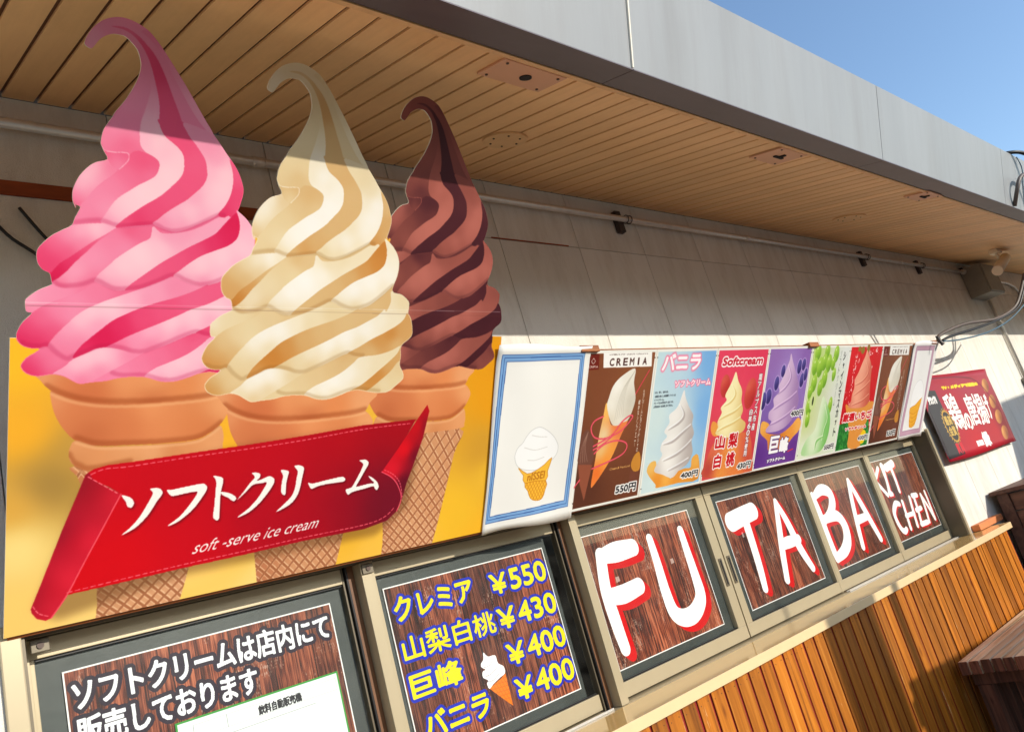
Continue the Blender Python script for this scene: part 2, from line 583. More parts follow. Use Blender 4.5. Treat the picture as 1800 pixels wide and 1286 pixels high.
# every ribbon: outline, then sample points with tone 0 dark .. 1 light
RIB = [
 # upper part, body
 ('930,1141 927,1159 909,1185 885,1194 858,1185 837,1160 831,1154 821,1158 826,1182 852,1214 886,1229 928,1223 964,1197 1000,1153 1035,1106 1071,1054 1086,1034 1127,983 1067,975 990,948 917,926 869,934 854,966 859,998 875,1025 899,1063 926,1119',
  '832,1171,.8 875,1211,.72 919,1212,.7 909,1193,.75 930,1164,.68 908,1065,.72 883,1010,.7 870,987,.66 905,972,.55 922,1005,.68 896,958,.6'),
 # dark streak of the spire
 ('868,1206 889,1211 908,1208 928,1197 943,1184 956,1171 968,1154 980,1131 991,1107 1000,1086 1010,1064 1022,1035 1031,1021 1040,1008 987,996 977,1013 971,1040 971,1060 967,1085 961,1110 951,1143 943,1162 931,1181 913,1198 891,1206',
  '908,1204,.6 934,1182,.5 950,1159,.45 965,1124,.42 980,1094,.5 992,1063,.5 998,1016,.5'),
 # right pale band of the spire
 ('929,1210 947,1199 966,1180 984,1157 999,1132 1014,1109 1032,1081 1053,1053 1073,1032 1091,1015 1110,985 1127,983 1108,1006 1086,1034 1071,1054 1053,1080 1017,1131 982,1176 946,1214',
  '947,1199,.66 974,1168,.7 1002,1130,.74 1032,1081,.78'),
 # left lobe behind
 ('867,937 874,928 887,916 876,904 854,885 838,866 826,848 817,837 812,824 808,829 802,842 801,859 804,874 814,896 831,917 846,928',
  '847,914,.97 830,895,.95 820,877,.9 810,851,.66 808,836,.5 870,921,.6 866,910,.62 836,866,.68 858,892,.72'),
 # fold pocket
 ('857,958 868,952 882,953 896,955 907,954 910,950 909,941 902,931 891,919 879,922 869,934',
  '868,949,.5 901,950,.42 904,942,.58 888,936,.7 891,923,.72 876,935,.6'),
 # tan ribbon, upper left
 ('910,950 920,961 934,963 957,957 969,950 974,942 973,930 967,916 953,904 932,891 911,875 893,861 882,849 873,835 864,819 856,804 860,802 800,792 806,808 816,831 812,824 817,837 826,848 838,866 854,885 876,904 891,919 902,931 909,941',
  '941,942,.47 961,940,.52 921,940,.52 909,912,.6 877,883,.66 851,857,.68 825,818,.68 820,794,.66 957,915,.62 864,834,.74 845,800,.6'),
 # white ribbon, upper
 ('951,1143 961,1110 968,1081 971,1056 971,1034 973,1025 977,1013 986,1001 1003,990 1016,980 1025,968 1028,952 1027,932 1019,915 1004,898 985,878 966,863 947,850 928,835 905,816 885,795 873,800 856,804 864,819 873,835 882,849 893,861 911,875 932,891 953,904 967,916 973,930 974,942 969,950 957,957 942,964 933,976 931,993 931,1011 934,1030 939,1046 945,1067 950,1089 952,1109 952,1126',
  '957,1112,.7 956,1068,.78 950,1026,.84 946,1008,.86 943,986,.84 967,989,1 989,966,.88 1006,950,.97 992,921,1 946,872,1 913,845,.98 888,823,.97 870,806,.72 882,803,.75'),
 # tan ribbon, upper right
 ('971,1038 1025,1039 1031,1021 1040,1008 1055,992 1067,977 1076,963 1080,945 1081,926 1073,907 1055,887 1036,869 1013,853 991,836 974,820 964,809 926,802 902,797 885,795 905,816 928,835 947,850 966,863 985,878 1004,898 1019,915 1027,932 1028,952 1025,968 1016,980 1003,990 986,1001 977,1013 972,1025',
  '998,1016,.5 1026,986,.48 1050,950,.52 1046,909,.5 997,863,.5 963,833,.48 935,811,.38 901,802,.5 970,816,.45'),
 # pale ribbon, right shoulder
 ('1025,1039 1090,1025 1108,1006 1127,983 1137,965 1142,942 1143,916 1138,890 1126,865 1111,845 1093,832 1066,818 1041,805 1017,796 994,798 964,809 974,820 991,836 1013,853 1036,869 1055,887 1073,907 1081,926 1080,945 1076,963 1067,977 1055,992 1040,1008 1031,1021',
  '1063,1018,.74 1082,991,.72 1103,966,.74 1089,941,.85 1119,940,1 1112,901,.98 1100,872,.96 1054,875,.78 1045,844,.95 1009,832,.84 988,810,.7 1027,808,.74 1079,833,.8 1113,854,.88'),
 # sliver behind the shoulder
 ('1133,972 1142,966 1156,946 1166,923 1170,905 1167,885 1159,859 1148,845 1134,839 1120,838 1111,845 1126,865 1138,890 1143,916 1142,942',
  '1154,932,.52 1157,896,.44 1154,867,.48 1127,848,.34 1137,871,.4'),
 # second coil, left lobe
 ('738,711 736,730 741,744 762,767 781,780 800,792 824,797 854,801 869,801 888,794 867,779 844,763 821,745 799,727 779,712 763,692 759,691 747,697',
  '744,733,.42 751,709,.4 770,715,.4 768,753,.56 790,771,.72 816,778,.88 849,790,.98 870,790,.8 820,759,.62 792,738,.5'),
 ('759,691 763,692 779,712 799,727 821,745 844,763 867,779 888,794 868,770 850,761 828,737 808,716 792,696 778,682 765,672 762,684',
  '771,693,.26 763,681,.2 799,719,.38 833,748,.5 868,776,.62'),
 ('765,672 778,682 792,696 808,716 828,737 850,761 868,776 888,794 916,797 964,804 985,794 959,778 938,765 913,747 889,728 872,710 854,692 845,675 823,666 802,662 785,661 773,665',
  '916,793,.5 942,789,.58 887,768,.66 846,723,.72 815,694,.8 801,679,.82 787,665,.55 822,669,.56 843,678,.6 906,755,.7'),
 ('964,804 982,791 1008,792 1049,802 1083,819 1110,837 1125,838 1135,843 1139,839 1126,822 1106,799 1079,782 1045,763 1012,742 983,723 955,701 936,686 918,671 909,659 890,658 875,663 855,672 845,675 854,692 872,710 889,728 913,747 938,765 959,778',
  '1114,828,.78 1084,807,.78 1043,786,.72 999,784,.74 984,759,.95 939,739,1 903,708,1 873,690,.95 892,676,.85 887,661,.64 862,672,.66 1051,774,.84'),
 ('1155,852 1161,840 1164,828 1164,809 1158,790 1138,773 1106,759 1075,745 1051,729 1028,710 1012,694 973,676 941,664 909,659 918,671 936,686 955,701 983,723 1012,742 1045,763 1079,782 1106,799 1126,822 1141,839',
  '1152,824,.24 1136,792,.28 1104,774,.36 1063,751,.46 1020,730,.5 975,699,.52 931,668,.52 1002,694,.5'),
 ('1155,857 1158,857 1178,842 1195,822 1204,796 1201,767 1195,747 1165,717 1144,701 1123,687 1095,677 1070,674 1041,682 1012,694 1028,710 1051,729 1075,745 1106,759 1138,773 1158,790 1164,809 1164,828 1161,840',
  '1178,829,.82 1192,795,.88 1176,769,.95 1125,744,.98 1073,720,1 1049,707,.96 1044,689,.72 1080,680,.68 1122,700,.86 1164,730,.84'),
 # third coil
 ('763,666 739,654 719,637 716,629 718,610 728,606 747,621 769,632 797,644 826,658 849,670 845,675 823,666 802,662 785,661 773,665 765,672',
  '726,632,.88 722,615,.62 751,643,.72 788,658,.7 826,667,.62 746,626,.68'),
 ('845,675 855,672 875,663 890,658 909,659 941,664 973,676 993,686 957,670 925,657 894,645 864,633 834,618 814,604 797,587 781,570 767,553 758,536 744,532 725,534 710,541 701,555 702,568 712,588 728,606 747,621 769,632 797,644 826,658',
  '851,653,.64 804,627,.7 776,612,.68 748,590,.58 727,565,.46 714,549,.28 736,540,.3 753,548,.4 766,564,.52 805,604,.72 913,657,.58 956,678,.62'),
 ('1070,674 1041,682 1012,694 993,686 957,670 925,657 894,645 864,633 834,618 814,604 797,587 781,570 767,553 758,536 771,522 784,510 796,504 806,510 818,532 838,552 861,572 885,592 913,607 944,621 980,634 1019,646 1060,662 1091,678',
  '1018,665,.68 968,652,.76 927,639,.84 877,621,.97 841,610,.98 815,592,.94 795,573,.76 779,547,.68 771,527,.62 793,509,.6 815,540,.66 855,580,.74 959,637,.72'),
 ('1200,751 1190,726 1188,699 1177,673 1169,677 1151,661 1126,648 1091,631 1056,619 1023,603 983,585 947,570 916,556 888,541 870,531 852,530 834,521 806,510 818,532 838,552 861,572 885,592 913,607 944,621 980,634 1019,646 1060,662 1091,678 1095,677 1123,687 1144,701 1165,717 1190,737',
  '868,560,.24 857,548,.26 833,528,.34 898,580,.34 946,597,.46 994,619,.5 1061,644,.54 1132,664,.52 1177,711,.5 1131,684,.54'),
 ('1187,726 1219,717 1240,703 1246,692 1244,669 1233,652 1211,635 1174,616 1138,600 1103,581 1068,563 1034,550 1000,535 967,523 951,518 928,519 908,525 889,530 870,531 888,541 916,556 947,570 983,585 1023,603 1056,619 1091,631 1126,648 1151,661 1169,677 1177,673 1188,699',
  '1221,693,.7 1195,680,.78 1209,658,.82 1164,648,.88 1117,625,.96 1064,606,.97 1014,585,.98 964,564,.84 933,549,.72 901,532,.6 966,536,.64 1033,560,.74 1102,590,.8 1192,629,.8'),
 ('1243,670 1255,654 1262,631 1261,607 1232,583 1202,570 1160,559 1116,554 1090,557 1068,563 1103,581 1138,600 1174,616 1211,635 1233,652',
  '1231,639,.4 1248,622,.42 1198,612,.28 1157,593,.34 1216,586,.5 1141,567,.5 1097,565,.46'),
 # bottom coil
 ('710,494 713,504 723,515 737,524 745,534 758,536 771,522 784,510 796,504 806,507 790,492 768,477 739,474 719,481',
  '746,523,.66 775,501,.66 761,493,.66 729,506,.5 716,495,.36 722,481,.3 742,477,.36 765,479,.5'),
 ('768,477 790,492 806,507 834,521 858,531 883,531 908,525 928,519 951,518 923,501 898,487 867,470 844,455 822,453 807,461 789,472',
  '834,508,.98 865,515,1 890,512,.88 811,491,.95 797,474,.72 822,461,.6 861,480,.66 909,511,.66 928,513,.66'),
 ('951,518 967,523 1000,535 1034,550 1068,563 1090,557 1108,554 1088,539 1064,521 1037,506 1003,492 977,481 955,462 906,463 874,458 841,454 867,470 898,487 923,501',
  '1062,553,.48 1028,535,.56 985,508,.6 943,485,.64 905,472,.68 868,462,.66 1070,534,.56'),
 ('1108,554 1160,559 1202,570 1232,583 1222,563 1197,540 1164,515 1139,496 1111,478 1079,465 1058,459 1024,449 993,450 955,462 977,481 1003,492 1037,506 1064,521 1088,539',
  '1203,560,.74 1162,544,.76 1121,532,.82 1079,508,.94 1038,487,1 1005,473,.98 978,468,.9 992,453,.68 1040,462,.78 1103,484,.8 1153,515,.76'),
 ('1232,583 1232,553 1230,539 1203,513 1174,491 1149,473 1135,465 1108,469 1079,465 1111,478 1139,496 1164,515 1197,540 1222,563',
  '1223,553,.44 1198,527,.42 1165,501,.3 1140,486,.3 1108,471,.4'),
 ('1230,541 1243,509 1245,493 1222,474 1200,460 1173,458 1138,463 1135,465 1149,473 1174,491 1203,513',
  '1231,512,.62 1225,489,.7 1187,477,.74 1165,465,.62 1204,500,.66')]
# wafer cup: outline and colour samples (same art space)
CUP = [
 ('736,479 744,465 757,448 780,430 813,416 857,407 907,401 973,400 1048,401 1099,404 1132,409 1147,433 1157,462 971,488 791,489',
  '750,472,232,158,104 792,451,214,110,58 857,433,198,90,44 906,455,235,150,90 972,452,240,160,98 973,411,190,86,40 1046,433,226,128,66 1125,440,236,160,104 813,421,190,86,42'),
 ('764,439 767,410 776,380 793,350 815,326 859,310 928,305 1001,301 1077,303 1111,316 1137,335 1156,364 1159,386 1132,412 1099,406 1047,403 973,401 907,403 857,408 813,418 779,432',
  '775,419,230,148,94 801,398,206,104,54 845,345,186,86,42 927,353,208,106,56 1004,352,222,126,70 973,391,236,148,88 1076,341,214,116,60 1138,379,240,164,104 857,394,208,110,62 1108,321,204,104,50'),
 ('824,271 828,218 863,-28 877,-147 1031,-191 1048,-126 1074,-21 1114,188 1126,270',
  '838,226,190,110,64 855,18,180,104,66 956,157,214,152,104 956,-37,214,154,108 1061,30,206,140,94 1038,-78,216,156,112'),
 ('816,327 803,311 801,291 809,273 824,262 847,253 929,261 1027,265 1135,270 1146,285 1147,310 1137,333 1111,315 1077,302 1001,300 928,303 859,309',
  '811,309,226,150,94 859,289,222,140,82 928,286,240,168,112 976,286,242,172,118 1052,289,226,144,86 1131,303,232,156,98 815,279,196,116,62 1027,270,196,112,58 929,266,200,118,62')]
IDENT = np.array([[1, 0, 0], [0, 1, 0]], float)
M_PINK = np.array([[.9228, -.0034, -300.1], [.0052, .9245, 89.3]])
M_CHOC = np.array([[.9118, -.0042, 433.3], [-.0101, .9224, 100.2]])
def aff(M, P):
    return [tuple(M[:, :2] @ np.array(p[:2]) + M[:, 2]) for p in P]
def draw_cup(sh, M):
    for i, (o, c) in enumerate(CUP):
        m = sh.poly(aff(M, pts(o)), 4)
        cs = pts(c)
        sh.idw(m, [(*aff(M, [q])[0], tuple(a * .84 + b * .16 for a, b in zip(q[2:], (255, 200, 156)))) for q in cs], 2.8, 1100)
        if i == 2:
            # waffle lattice of slanted ridges
            A = np.array(aff(M, pts('828,218 877,-147 1114,188 1031,-191')))
            lat = np.zeros_like(m)
            lig = np.zeros_like(m)
            k = 1.3
            for j in range(-16, 18):
                for sgn in (-1, 1):
                    x0 = (A[0][0] + A[2][0]) / 2 + j * 30 * k
                    y0 = A[0][1] + 62
                    pp = [(x0 + sgn * f * 275 + (x0 - (A[0][0] + A[2][0]) / 2) * -0.3 * f, y0 - f * 384) for f in (0, .25, .5, .75, 1)]
                    lat |= sh.stroke(pp, 5.2, 2)
                    lig |= sh.stroke([(a + 4.6, b + 2) for a, b in pp], 2.2, 2)
                    lig |= sh.stroke([(a - 4.4, b - 2) for a, b in pp], 1.4, 2)
            sh.fill(lig & m, (246, 204, 160), 0.85)
            sh.fill(lat & m, (164, 98, 62), 0.85)
    al = np.zeros((sh.H, sh.W), bool)
    for o, c in CUP:
        al |= sh.poly(aff(M, pts(o)), 4)
    for P in EDGES:
        Q = aff(M, pts(P))
        sh.fill(sh.soft(sh.stroke([(a, b + 6) for a, b in Q], 12), 7) * al, (150, 66, 26), 0.45)
        sh.fill(sh.soft(sh.stroke([(a, b - 5) for a, b in Q], 6), 4) * al, (252, 196, 140), 0.4)
EDGES = ['757,445 780,431 813,417 857,407 907,402 973,400 1048,402 1099,405 1134,411', '815,327 859,310 928,304 1001,300 1077,302 1111,315 1139,335', '801,291 809,273 824,262 847,253 929,261']
COILS = ['807,794 833,800 860,802 887,795 916,797 964,804 991,794 1015,793 1049,804 1083,822 1112,838 1125,838', '764,673 773,664 785,660 802,661 823,665 845,674 856,672 875,662 890,657 909,658 941,663 973,676 1012,693 1041,682 1070,674 1095,677 1123,687 1144,700 1165,717 1190,737',
 '710,540 725,534 744,532 758,535 771,521 784,510 796,504 806,509 834,520 858,530 883,530 908,525 928,518 951,517 967,522 1000,535 1034,550 1068,562 1090,557 1116,554', '886,470 906,464 955,462 993,450 1024,449 1058,459 1079,465 1108,469 1138,463 1173,458']
def crease(sh, P, col, inside, up=5.0):
    lo = sh.soft(sh.stroke([(a, b + up) for a, b in P], 9), 5)
    sh.fill(lo * inside, col, 0.24)
def draw_swirl(sh, M, R, rim):
    base = sh.poly(aff(M, pts(SIL)), 4)
    sh.fill(sh.grow(base, 1.4), rim)
    sh.fill(base, ramp3(R, 0.62))
    for o, c in RIB:
        m = sh.poly(aff(M, pts(o)), 4) & base
        sh.idw(m, [(*aff(M, [q])[0], ramp3(R, q[2])) for q in pts(c)], 3.2)
    for P in COILS:
        crease(sh, aff(M, pts(P)), ramp3(R, 0.05), base)
    # rim light of the folded edge
    e = sh.stroke(aff(M, pts('855,961 863,954 880,953 896,955 907,955 910,950 909,941 902,931 891,919')), 1.6)
    sh.fill(e, ramp3(R, 0.9), 0.8)

board = Sheet(300, -10, 1660, 1240, 1.0, (248, 178, 38))
board.idw(np.ones((board.H, board.W), bool), [(a, b, c) for (a, b), c in zip(
    pts('346,577 357,420 339,261 349,189 407,310 448,365 340,47 476,-26 690,42 837,96 871,16 1126,57 1164,17 1570,557 1588,419 1562,263 1595,188 1473,81 1316,4 1573,-8 769,330 691,0'),
    [(255, 190, 36), (252, 178, 40), (226, 168, 66), (255, 226, 140), (164, 128, 62), (196, 150, 66), (252, 206, 110), (255, 214, 124), (254, 208, 110), (246, 198, 84), (255, 218, 128), (246, 186, 52), (252, 196, 76), (234, 156, 16), (236, 158, 20), (214, 156, 48), (244, 188, 52), (246, 190, 44), (250, 200, 72), (250, 186, 40), (250, 180, 42), (252, 206, 98)])], 3.2, 1600)
draw_cup(board, M_CHOC)
draw_swirl(board, M_CHOC, CHO, (150, 84, 78))
draw_cup(board, M_PINK)
draw_swirl(board, M_PINK, PIN, (250, 130, 160))
draw_cup(board, IDENT)
draw_swirl(board, IDENT, VAN, (250, 236, 200))
# red ribbon
shadow = board.soft(board.poly('470,302 380,50 422,14 676,58 1024,60 1197,60 1295,126 1326,304 1299,371 769,344'), 26)
board.fill(shadow, (96, 60, 30), 0.5)
main = board.poly('472,323 485,331 513,337 558,338 690,345 823,351 971,360 1134,373 1301,376 1250,295 1201,238 1238,222 1261,197 1273,154 1261,118 1231,96 1159,84 979,84 817,78 675,75 530,69 434,66 473,166 540,270 514,290 486,306')
board.idw(main, [(a, b, c) for (a, b), c in zip(pts('524,319 770,317 1069,343 1245,343 1241,183 1208,139 1084,143 847,180 645,226 563,148 474,90 713,106 1004,110 884,289'),
    [(206, 0, 22), (200, 0, 20), (186, 0, 20), (176, 0, 20), (112, 8, 34), (104, 8, 34), (150, 0, 28), (178, 0, 28), (198, 0, 24), (222, 0, 16), (218, 0, 18), (206, 0, 22), (182, 0, 26), (196, 0, 24)])], 2.6, 5000)
roll = board.poly('470,321 476,325 486,306 514,288 540,270 518,225 473,134 440,66 411,22 401,19 385,27 376,41 374,51 390,96 429,210')
board.idw(roll, [(a, b, c) for (a, b), c in zip(pts('466,302 429,198 390,84 378,50 486,287 451,182 410,79 396,33 520,268 478,177 442,97 416,41 503,285'),
    [(140, 14, 34), (140, 10, 36), (150, 12, 36), (160, 14, 38), (160, 8, 30), (196, 8, 34), (214, 12, 36), (206, 16, 40), (226, 30, 52), (236, 34, 58), (236, 36, 60), (226, 40, 64), (186, 14, 36)])], 3.0, 900)
board.fill(board.stroke('540,270 518,225 473,134 440,66 411,22', 3), (244, 84, 96))
curl = board.poly('1336,415 1345,397 1331,323 1310,259 1286,193 1271,133 1270,159 1257,194 1234,219 1201,238 1249,298 1300,368')
board.idw(curl, [(a, b, c) for (a, b), c in zip(pts('1334,407 1311,354 1272,293 1236,240 1336,352 1309,272 1282,194 1268,163'),
    [(190, 6, 24), (216, 6, 22), (236, 8, 26), (226, 20, 40), (124, 4, 30), (112, 4, 32), (96, 2, 30), (110, 6, 30)])], 3)
board.fill(board.stroke('1201,238 1234,219 1257,194 1273,154 1261,118', 2.6), (252, 92, 110))
def dashes(sh, P, on, off, w, col):
    P = np.array(spline([p[:2] for p in pts(P)], 20))
    d = np.r_[0, np.cumsum(np.hypot(*np.diff(P, axis=0).T))]
    x = 0
    while x < d[-1]:
        q = [(np.interp(v, d, P[:, 0]), np.interp(v, d, P[:, 1])) for v in (x, min(x + on, d[-1]))]
        sh.fill(sh.stroke(q, w, 0), col)
        x += on + off
dashes(board, '480,320 507,329 558,329 691,336 824,341 971,349 1135,362 1284,366', 9, 6, 2.6, (240, 92, 104))
dashes(board, '440,71 530,76 675,83 816,87 978,93 1158,96 1222,108 1250,129', 9, 6, 2.6, (240, 92, 104))
dashes(board, '475,316 503,295 532,273', 8, 5, 2.4, (250, 110, 120))
dashes(board, '378,55 388,38 405,28', 7, 4, 2.2, (250, 110, 120))
dashes(board, '1210,242 1241,225 1264,199 1276,158', 6, 4, 2.0, (255, 110, 124))
kana = [
 '541,267 549,265 560,259 566,250 566,242 561,236 553,241 550,251 544,260',
 '599,273 611,274 620,271 626,263 624,255 615,243 603,223 590,206 569,188 542,177 562,193 579,213 592,235 602,254 605,264',
 '635,266 646,265 668,267 706,270 718,269 725,261 723,251 715,238 697,214 675,196 656,185 639,182 663,198 681,217 696,237 703,250 699,253 676,252 657,250 646,250 639,257',
 '738,285 749,283 761,277 762,266 758,244 757,211 757,182 752,176 745,180 742,189 744,217 745,250 746,266 743,277',
 '757,244 775,240 790,231 796,223 791,217 784,220 776,227 763,235',
 '831,280 840,281 852,276 852,267 845,260 858,262 873,267 882,265 890,257 888,245 874,224 853,201 828,183 800,175 828,194 848,214 864,238 870,252 859,252 837,251 825,241 809,227 798,219 813,237 829,258 839,269',
 '905,278 915,278 927,273 926,264 922,243 922,219 919,213 912,218 909,227 910,249 912,264',
 '941,284 951,286 963,282 968,275 965,255 960,225 952,204 934,186 899,173 920,191 938,208 946,227 949,253 951,270',
 '982,237 995,233 1035,237 1075,240 1086,237 1089,230 1081,226 1041,226 1012,224 993,219 985,228',
 '1128,278 1144,279 1155,273 1157,264 1149,251 1135,227 1124,209 1129,207 1160,210 1179,210 1167,222 1160,232 1175,224 1190,210 1195,197 1190,189 1183,193 1177,201 1151,198 1114,194 1102,188 1095,195 1093,204 1106,206 1113,211 1127,235 1138,257 1140,268']
km = np.zeros((board.H, board.W), bool)
for q in kana:
    km |= board.poly(q, 3)
board.fill(board.soft(np.roll(np.roll(km, 3, 1), -4, 0), 7), (70, 0, 14), 0.55)
board.fill(km, (252, 250, 240))
q = pts('696,104 1014,113 695,133 749,106 748,139')
board.fill(board.grow(board.text('soft -serve ice cream', q[0], lr=q[1], up=(q[2][0] - q[0][0] + 12, q[2][1] - q[0][1]), shear=0.14), 0.2), (252, 250, 240))
for a, b, c in (('354,674 753,675 1577,679', (255, 255, 255), 0.35), ('355,668 806,668 1578,666', (90, 50, 40), 0.3)):
    board.fill(board.stroke(a, 1.3, 0), b, c)
board.blur(1)

# ---------------------------------------------------------------- posters (same sheet plane, mm along the board)
def new_poster(s0, s1, bg):
    sh = Sheet(s0, 0, s1, 558, 1.0, (240, 238, 226))
    return sh
def inner(sh, mg=9, top=10, bot=9):
    m = np.zeros((sh.H, sh.W), bool)
    m[int(bot):sh.H - int(top), int(mg):sh.W - int(mg)] = True
    return m
def shift(P, ds):
    return [(p[0] + ds,) + tuple(p[1:]) for p in (pts(P) if isinstance(P, str) else P)]
def price(sh, body, q, ds=0):
    a, b = shift(q, ds)[:2]
    m = sh.text(body, a[:2], b[:2])
    outlined(sh, m, (30, 26, 30), (246, 244, 238), 5, 1.2)
def serve(sh, sil, hi, lo, folds, fw_=10):
    """a photographed cone top: soft body, dark sides, curved folds"""
    P = pts(sil) if isinstance(sil, str) else sil
    m = sh.poly(P, 4)
    xs = [p[0] for p in P]; ys = [p[1] for p in P]
    cx, x0, x1, y0, y1 = sum(xs) / len(xs), min(xs), max(xs), min(ys), max(ys)
    sh.idw(m, [(cx - (x1 - x0) * .16, y0 + (y1 - y0) * f, hi) for f in (.2, .45, .7, .95)] + [(x1, y0 + (y1 - y0) * f, lo) for f in (.1, .4, .7)] + [(x0, y0 + .1 * (y1 - y0), tuple((a + b) / 2 for a, b in zip(hi, lo)))], 2.4)
    for f in folds:
        k = sh.stroke(f, [3] + [fw_] * (len(pts(f)) - 2) + [3])
        sh.fill(sh.soft(k & m, 4) * m, lo, 0.85)
        k = sh.stroke([(a - 8, b + 5) for a, b in pts(f)], 5)
        sh.fill(sh.soft(k & m, 4) * m, tuple(min(255, v * 1.08 + 8) for v in hi), 0.8)

def cremia(s0, s1, ds):
    sh = new_poster(s0, s1, None)
    I_ = inner(sh)
    sh.idw(I_, [(s0 + 40, 500, (128, 72, 44)), (s0 + 300, 480, (140, 84, 50)), (s0 + 200, 280, (134, 76, 46)), (s0 + 60, 60, (92, 50, 34)), (s0 + 330, 60, (112, 62, 40))])
    S = lambda P: shift(P, ds)
    sh.fill(sh.poly(S('1983,545 2042,546 2047,493 1992,492')), (112, 34, 24))
    a = S('1995,499 2041,507')
    sh.fill(sh.text('CREMIA', a[0][:2], a[1][:2]), (236, 226, 214))
    a = S('2015,522 2016,514')
    sh.fill(sh.stroke([(a[0][0], a[0][1] + 10), (a[0][0] + 9, a[0][1]), (a[0][0], a[0][1] - 8), (a[0][0] - 9, a[0][1]), (a[0][0], a[0][1] + 10)], 2), (236, 226, 214))
    sh.fill(sh.poly(S('2063,549 2331,549 2338,496 2070,498')), (248, 244, 236))
    a = S('2094,504 2313,529')
    x = a[0][0]
    for ch in 'CREMIA':
        w = (a[1][0] - a[0][0]) / 6
        ww = w * (0.62 if ch != 'I' else 0.2)
        sh.fill(sh.grow(sh.text(ch, (x + (w - ww) / 2, a[0][1]), (x + (w + ww) / 2, a[1][1])), 0.6), (74, 34, 26))
        x += w
    a = S('2095,541 2309,545')
    sh.fill(sh.text('コク深い生クリームのプレミアムソフト', a[0][:2], a[1][:2]), (110, 90, 80))
    rib = (226, 62, 84)
    sh.fill(sh.stroke(S('2328,482 2261,392'), 4), rib)
    m = sh.poly(S('2108,376 2130,325 2152,292 2203,297 2239,303 2211,251 2167,165 2092,81 2077,88 2084,174 2089,256 2099,321'), 4)
    sh.idw(m, [(*p[:2], c) for p, c in zip(S('2117,348 2179,288 2117,259 2168,210 2110,204 2099,127 2142,167 2200,263'), [(250, 190, 90), (240, 120, 60), (238, 222, 180), (246, 160, 60), (236, 200, 130), (240, 110, 40), (250, 150, 50), (236, 120, 70)])])
    m = sh.poly(S('2244,491 2247,441 2267,383 2258,338 2239,304 2207,297 2183,288 2155,293 2132,322 2113,364 2118,391 2135,434 2175,466'), 4)
    sh.idw(m, [(*p[:2], c) for p, c in zip(S('2232,464 2161,428 2139,368 2188,376 2240,373 2190,320 2149,312 2231,329'), [(236, 230, 214), (250, 246, 234), (244, 238, 222), (226, 220, 204), (206, 198, 180), (240, 232, 214), (226, 214, 190), (214, 204, 184)])])
    for k in range(5):
        P = S('2242,477 2200,426 2180,371 2175,310')
        P = [(p[0] + (k - 1) * 9 * (i + .6) / 3, p[1] + k * 2) for i, p in enumerate(P)]
        sh.fill(sh.stroke(P, 2) & m, (196, 188, 170), 0.8)
    m = sh.poly(S('2025,286 2057,254 2072,214 2073,175 2058,156 2029,159 2003,166 1986,195 1988,238 2003,269'), 4)
    sh.fill(m, (116, 72, 58))
    for k in range(4):
        P = S('2026,278 2002,226 2003,172')
        sh.fill(sh.stroke([(p[0] + k * 12 * i / 2 + 4, p[1]) for i, p in enumerate(P)], 2.2) & m, (160, 118, 100))
    sh.fill(sh.poly(S('1998,166 2071,158 2059,88 2049,31 2015,99')), (150, 82, 58))
    sh.fill(sh.poly(S('2289,111 2340,103 2336,57 2289,66')), (118, 66, 48))
    sh.fill(sh.poly(S('2327,179 2344,145 2342,108 2310,106 2289,131 2299,162'), 3), (206, 138, 52))
    for P in ('2101,327 2058,314 2043,288 2068,255 2127,247 2208,268 2263,311 2246,319 2203,297 2159,256 2066,224', '2075,197 2123,225 2189,233 2242,220 2250,196 2209,171 2072,143', '1980,77 2014,110', '2068,211 2114,226 2168,255'):
        sh.fill(sh.stroke(S(P), 6), rib)
        sh.fill(sh.stroke(S(P), 2), (246, 120, 130))
    a = S('2313,412 2314,178')
    sh.fill(sh.column('生クリームとラングドシャの', a[0], a[1], 9), (236, 226, 210))
    a = S('2293,376 2296,200')
    sh.fill(sh.column('絶妙なシンフォニー', a[0], a[1], 9), (236, 226, 210))
    a = S('2170,126 2282,134')
    sh.fill(sh.text('Cream & Premium!', a[0][:2], a[1][:2], shear=.2), (226, 170, 96))
    price(sh, '550円', '2219,32 2333,62', ds)
    for p in S('2324,517'):
        sh.fill(sh.ellipse(p[:2], 3, 3), (250, 250, 250))
    sh.blur(1)
    return sh
P_CREMIA = cremia(1985, 2359, 0)
P_CREMIA2 = cremia(4362, 4768, 2385)

P_VAN = new_poster(2361, 2760, None)
sh = P_VAN
sh.idw(inner(sh), [(2380, 520, (196, 222, 226)), (2480, 500, (190, 216, 228)), (2740, 520, (122, 176, 226)), (2740, 300, (126, 178, 226)), (2740, 60, (150, 196, 228)), (2400, 300, (212, 230, 228)), (2400, 40, (210, 228, 226)), (2560, 250, (196, 220, 228))], 3)
m = sh.text('バニラ', *[p[:2] for p in pts('2404,477 2647,538')])
sh.fill(sh.soft(sh.grow(m, 9), 6), (246, 130, 160), 1.0)
sh.fill(sh.grow(m, 2.6), (252, 246, 248))
m = sh.text('ソフトクリーム', *[p[:2] for p in pts('2499,412 2737,435')])
outlined(sh, m, (252, 244, 246), (244, 122, 154), 4, 1.0)
for k, (tx, y) in enumerate((('甘さ、香り、なめらか。', 0), ('北海道のおいしさを凝縮してつくった', 1), ('ソフトクリーム。', 2), ('クレープとの相性もぴったりです。', 3), ('上質な味わいをお楽しみください。', 4))):
    a = pts('2378,392 2381,377 2380,363 2381,351 2380,338')[k]
    sh.fill(sh.text(tx, a[:2], (a[0] + 7.6 * len(tx), a[1] + 8)), (66, 76, 84))
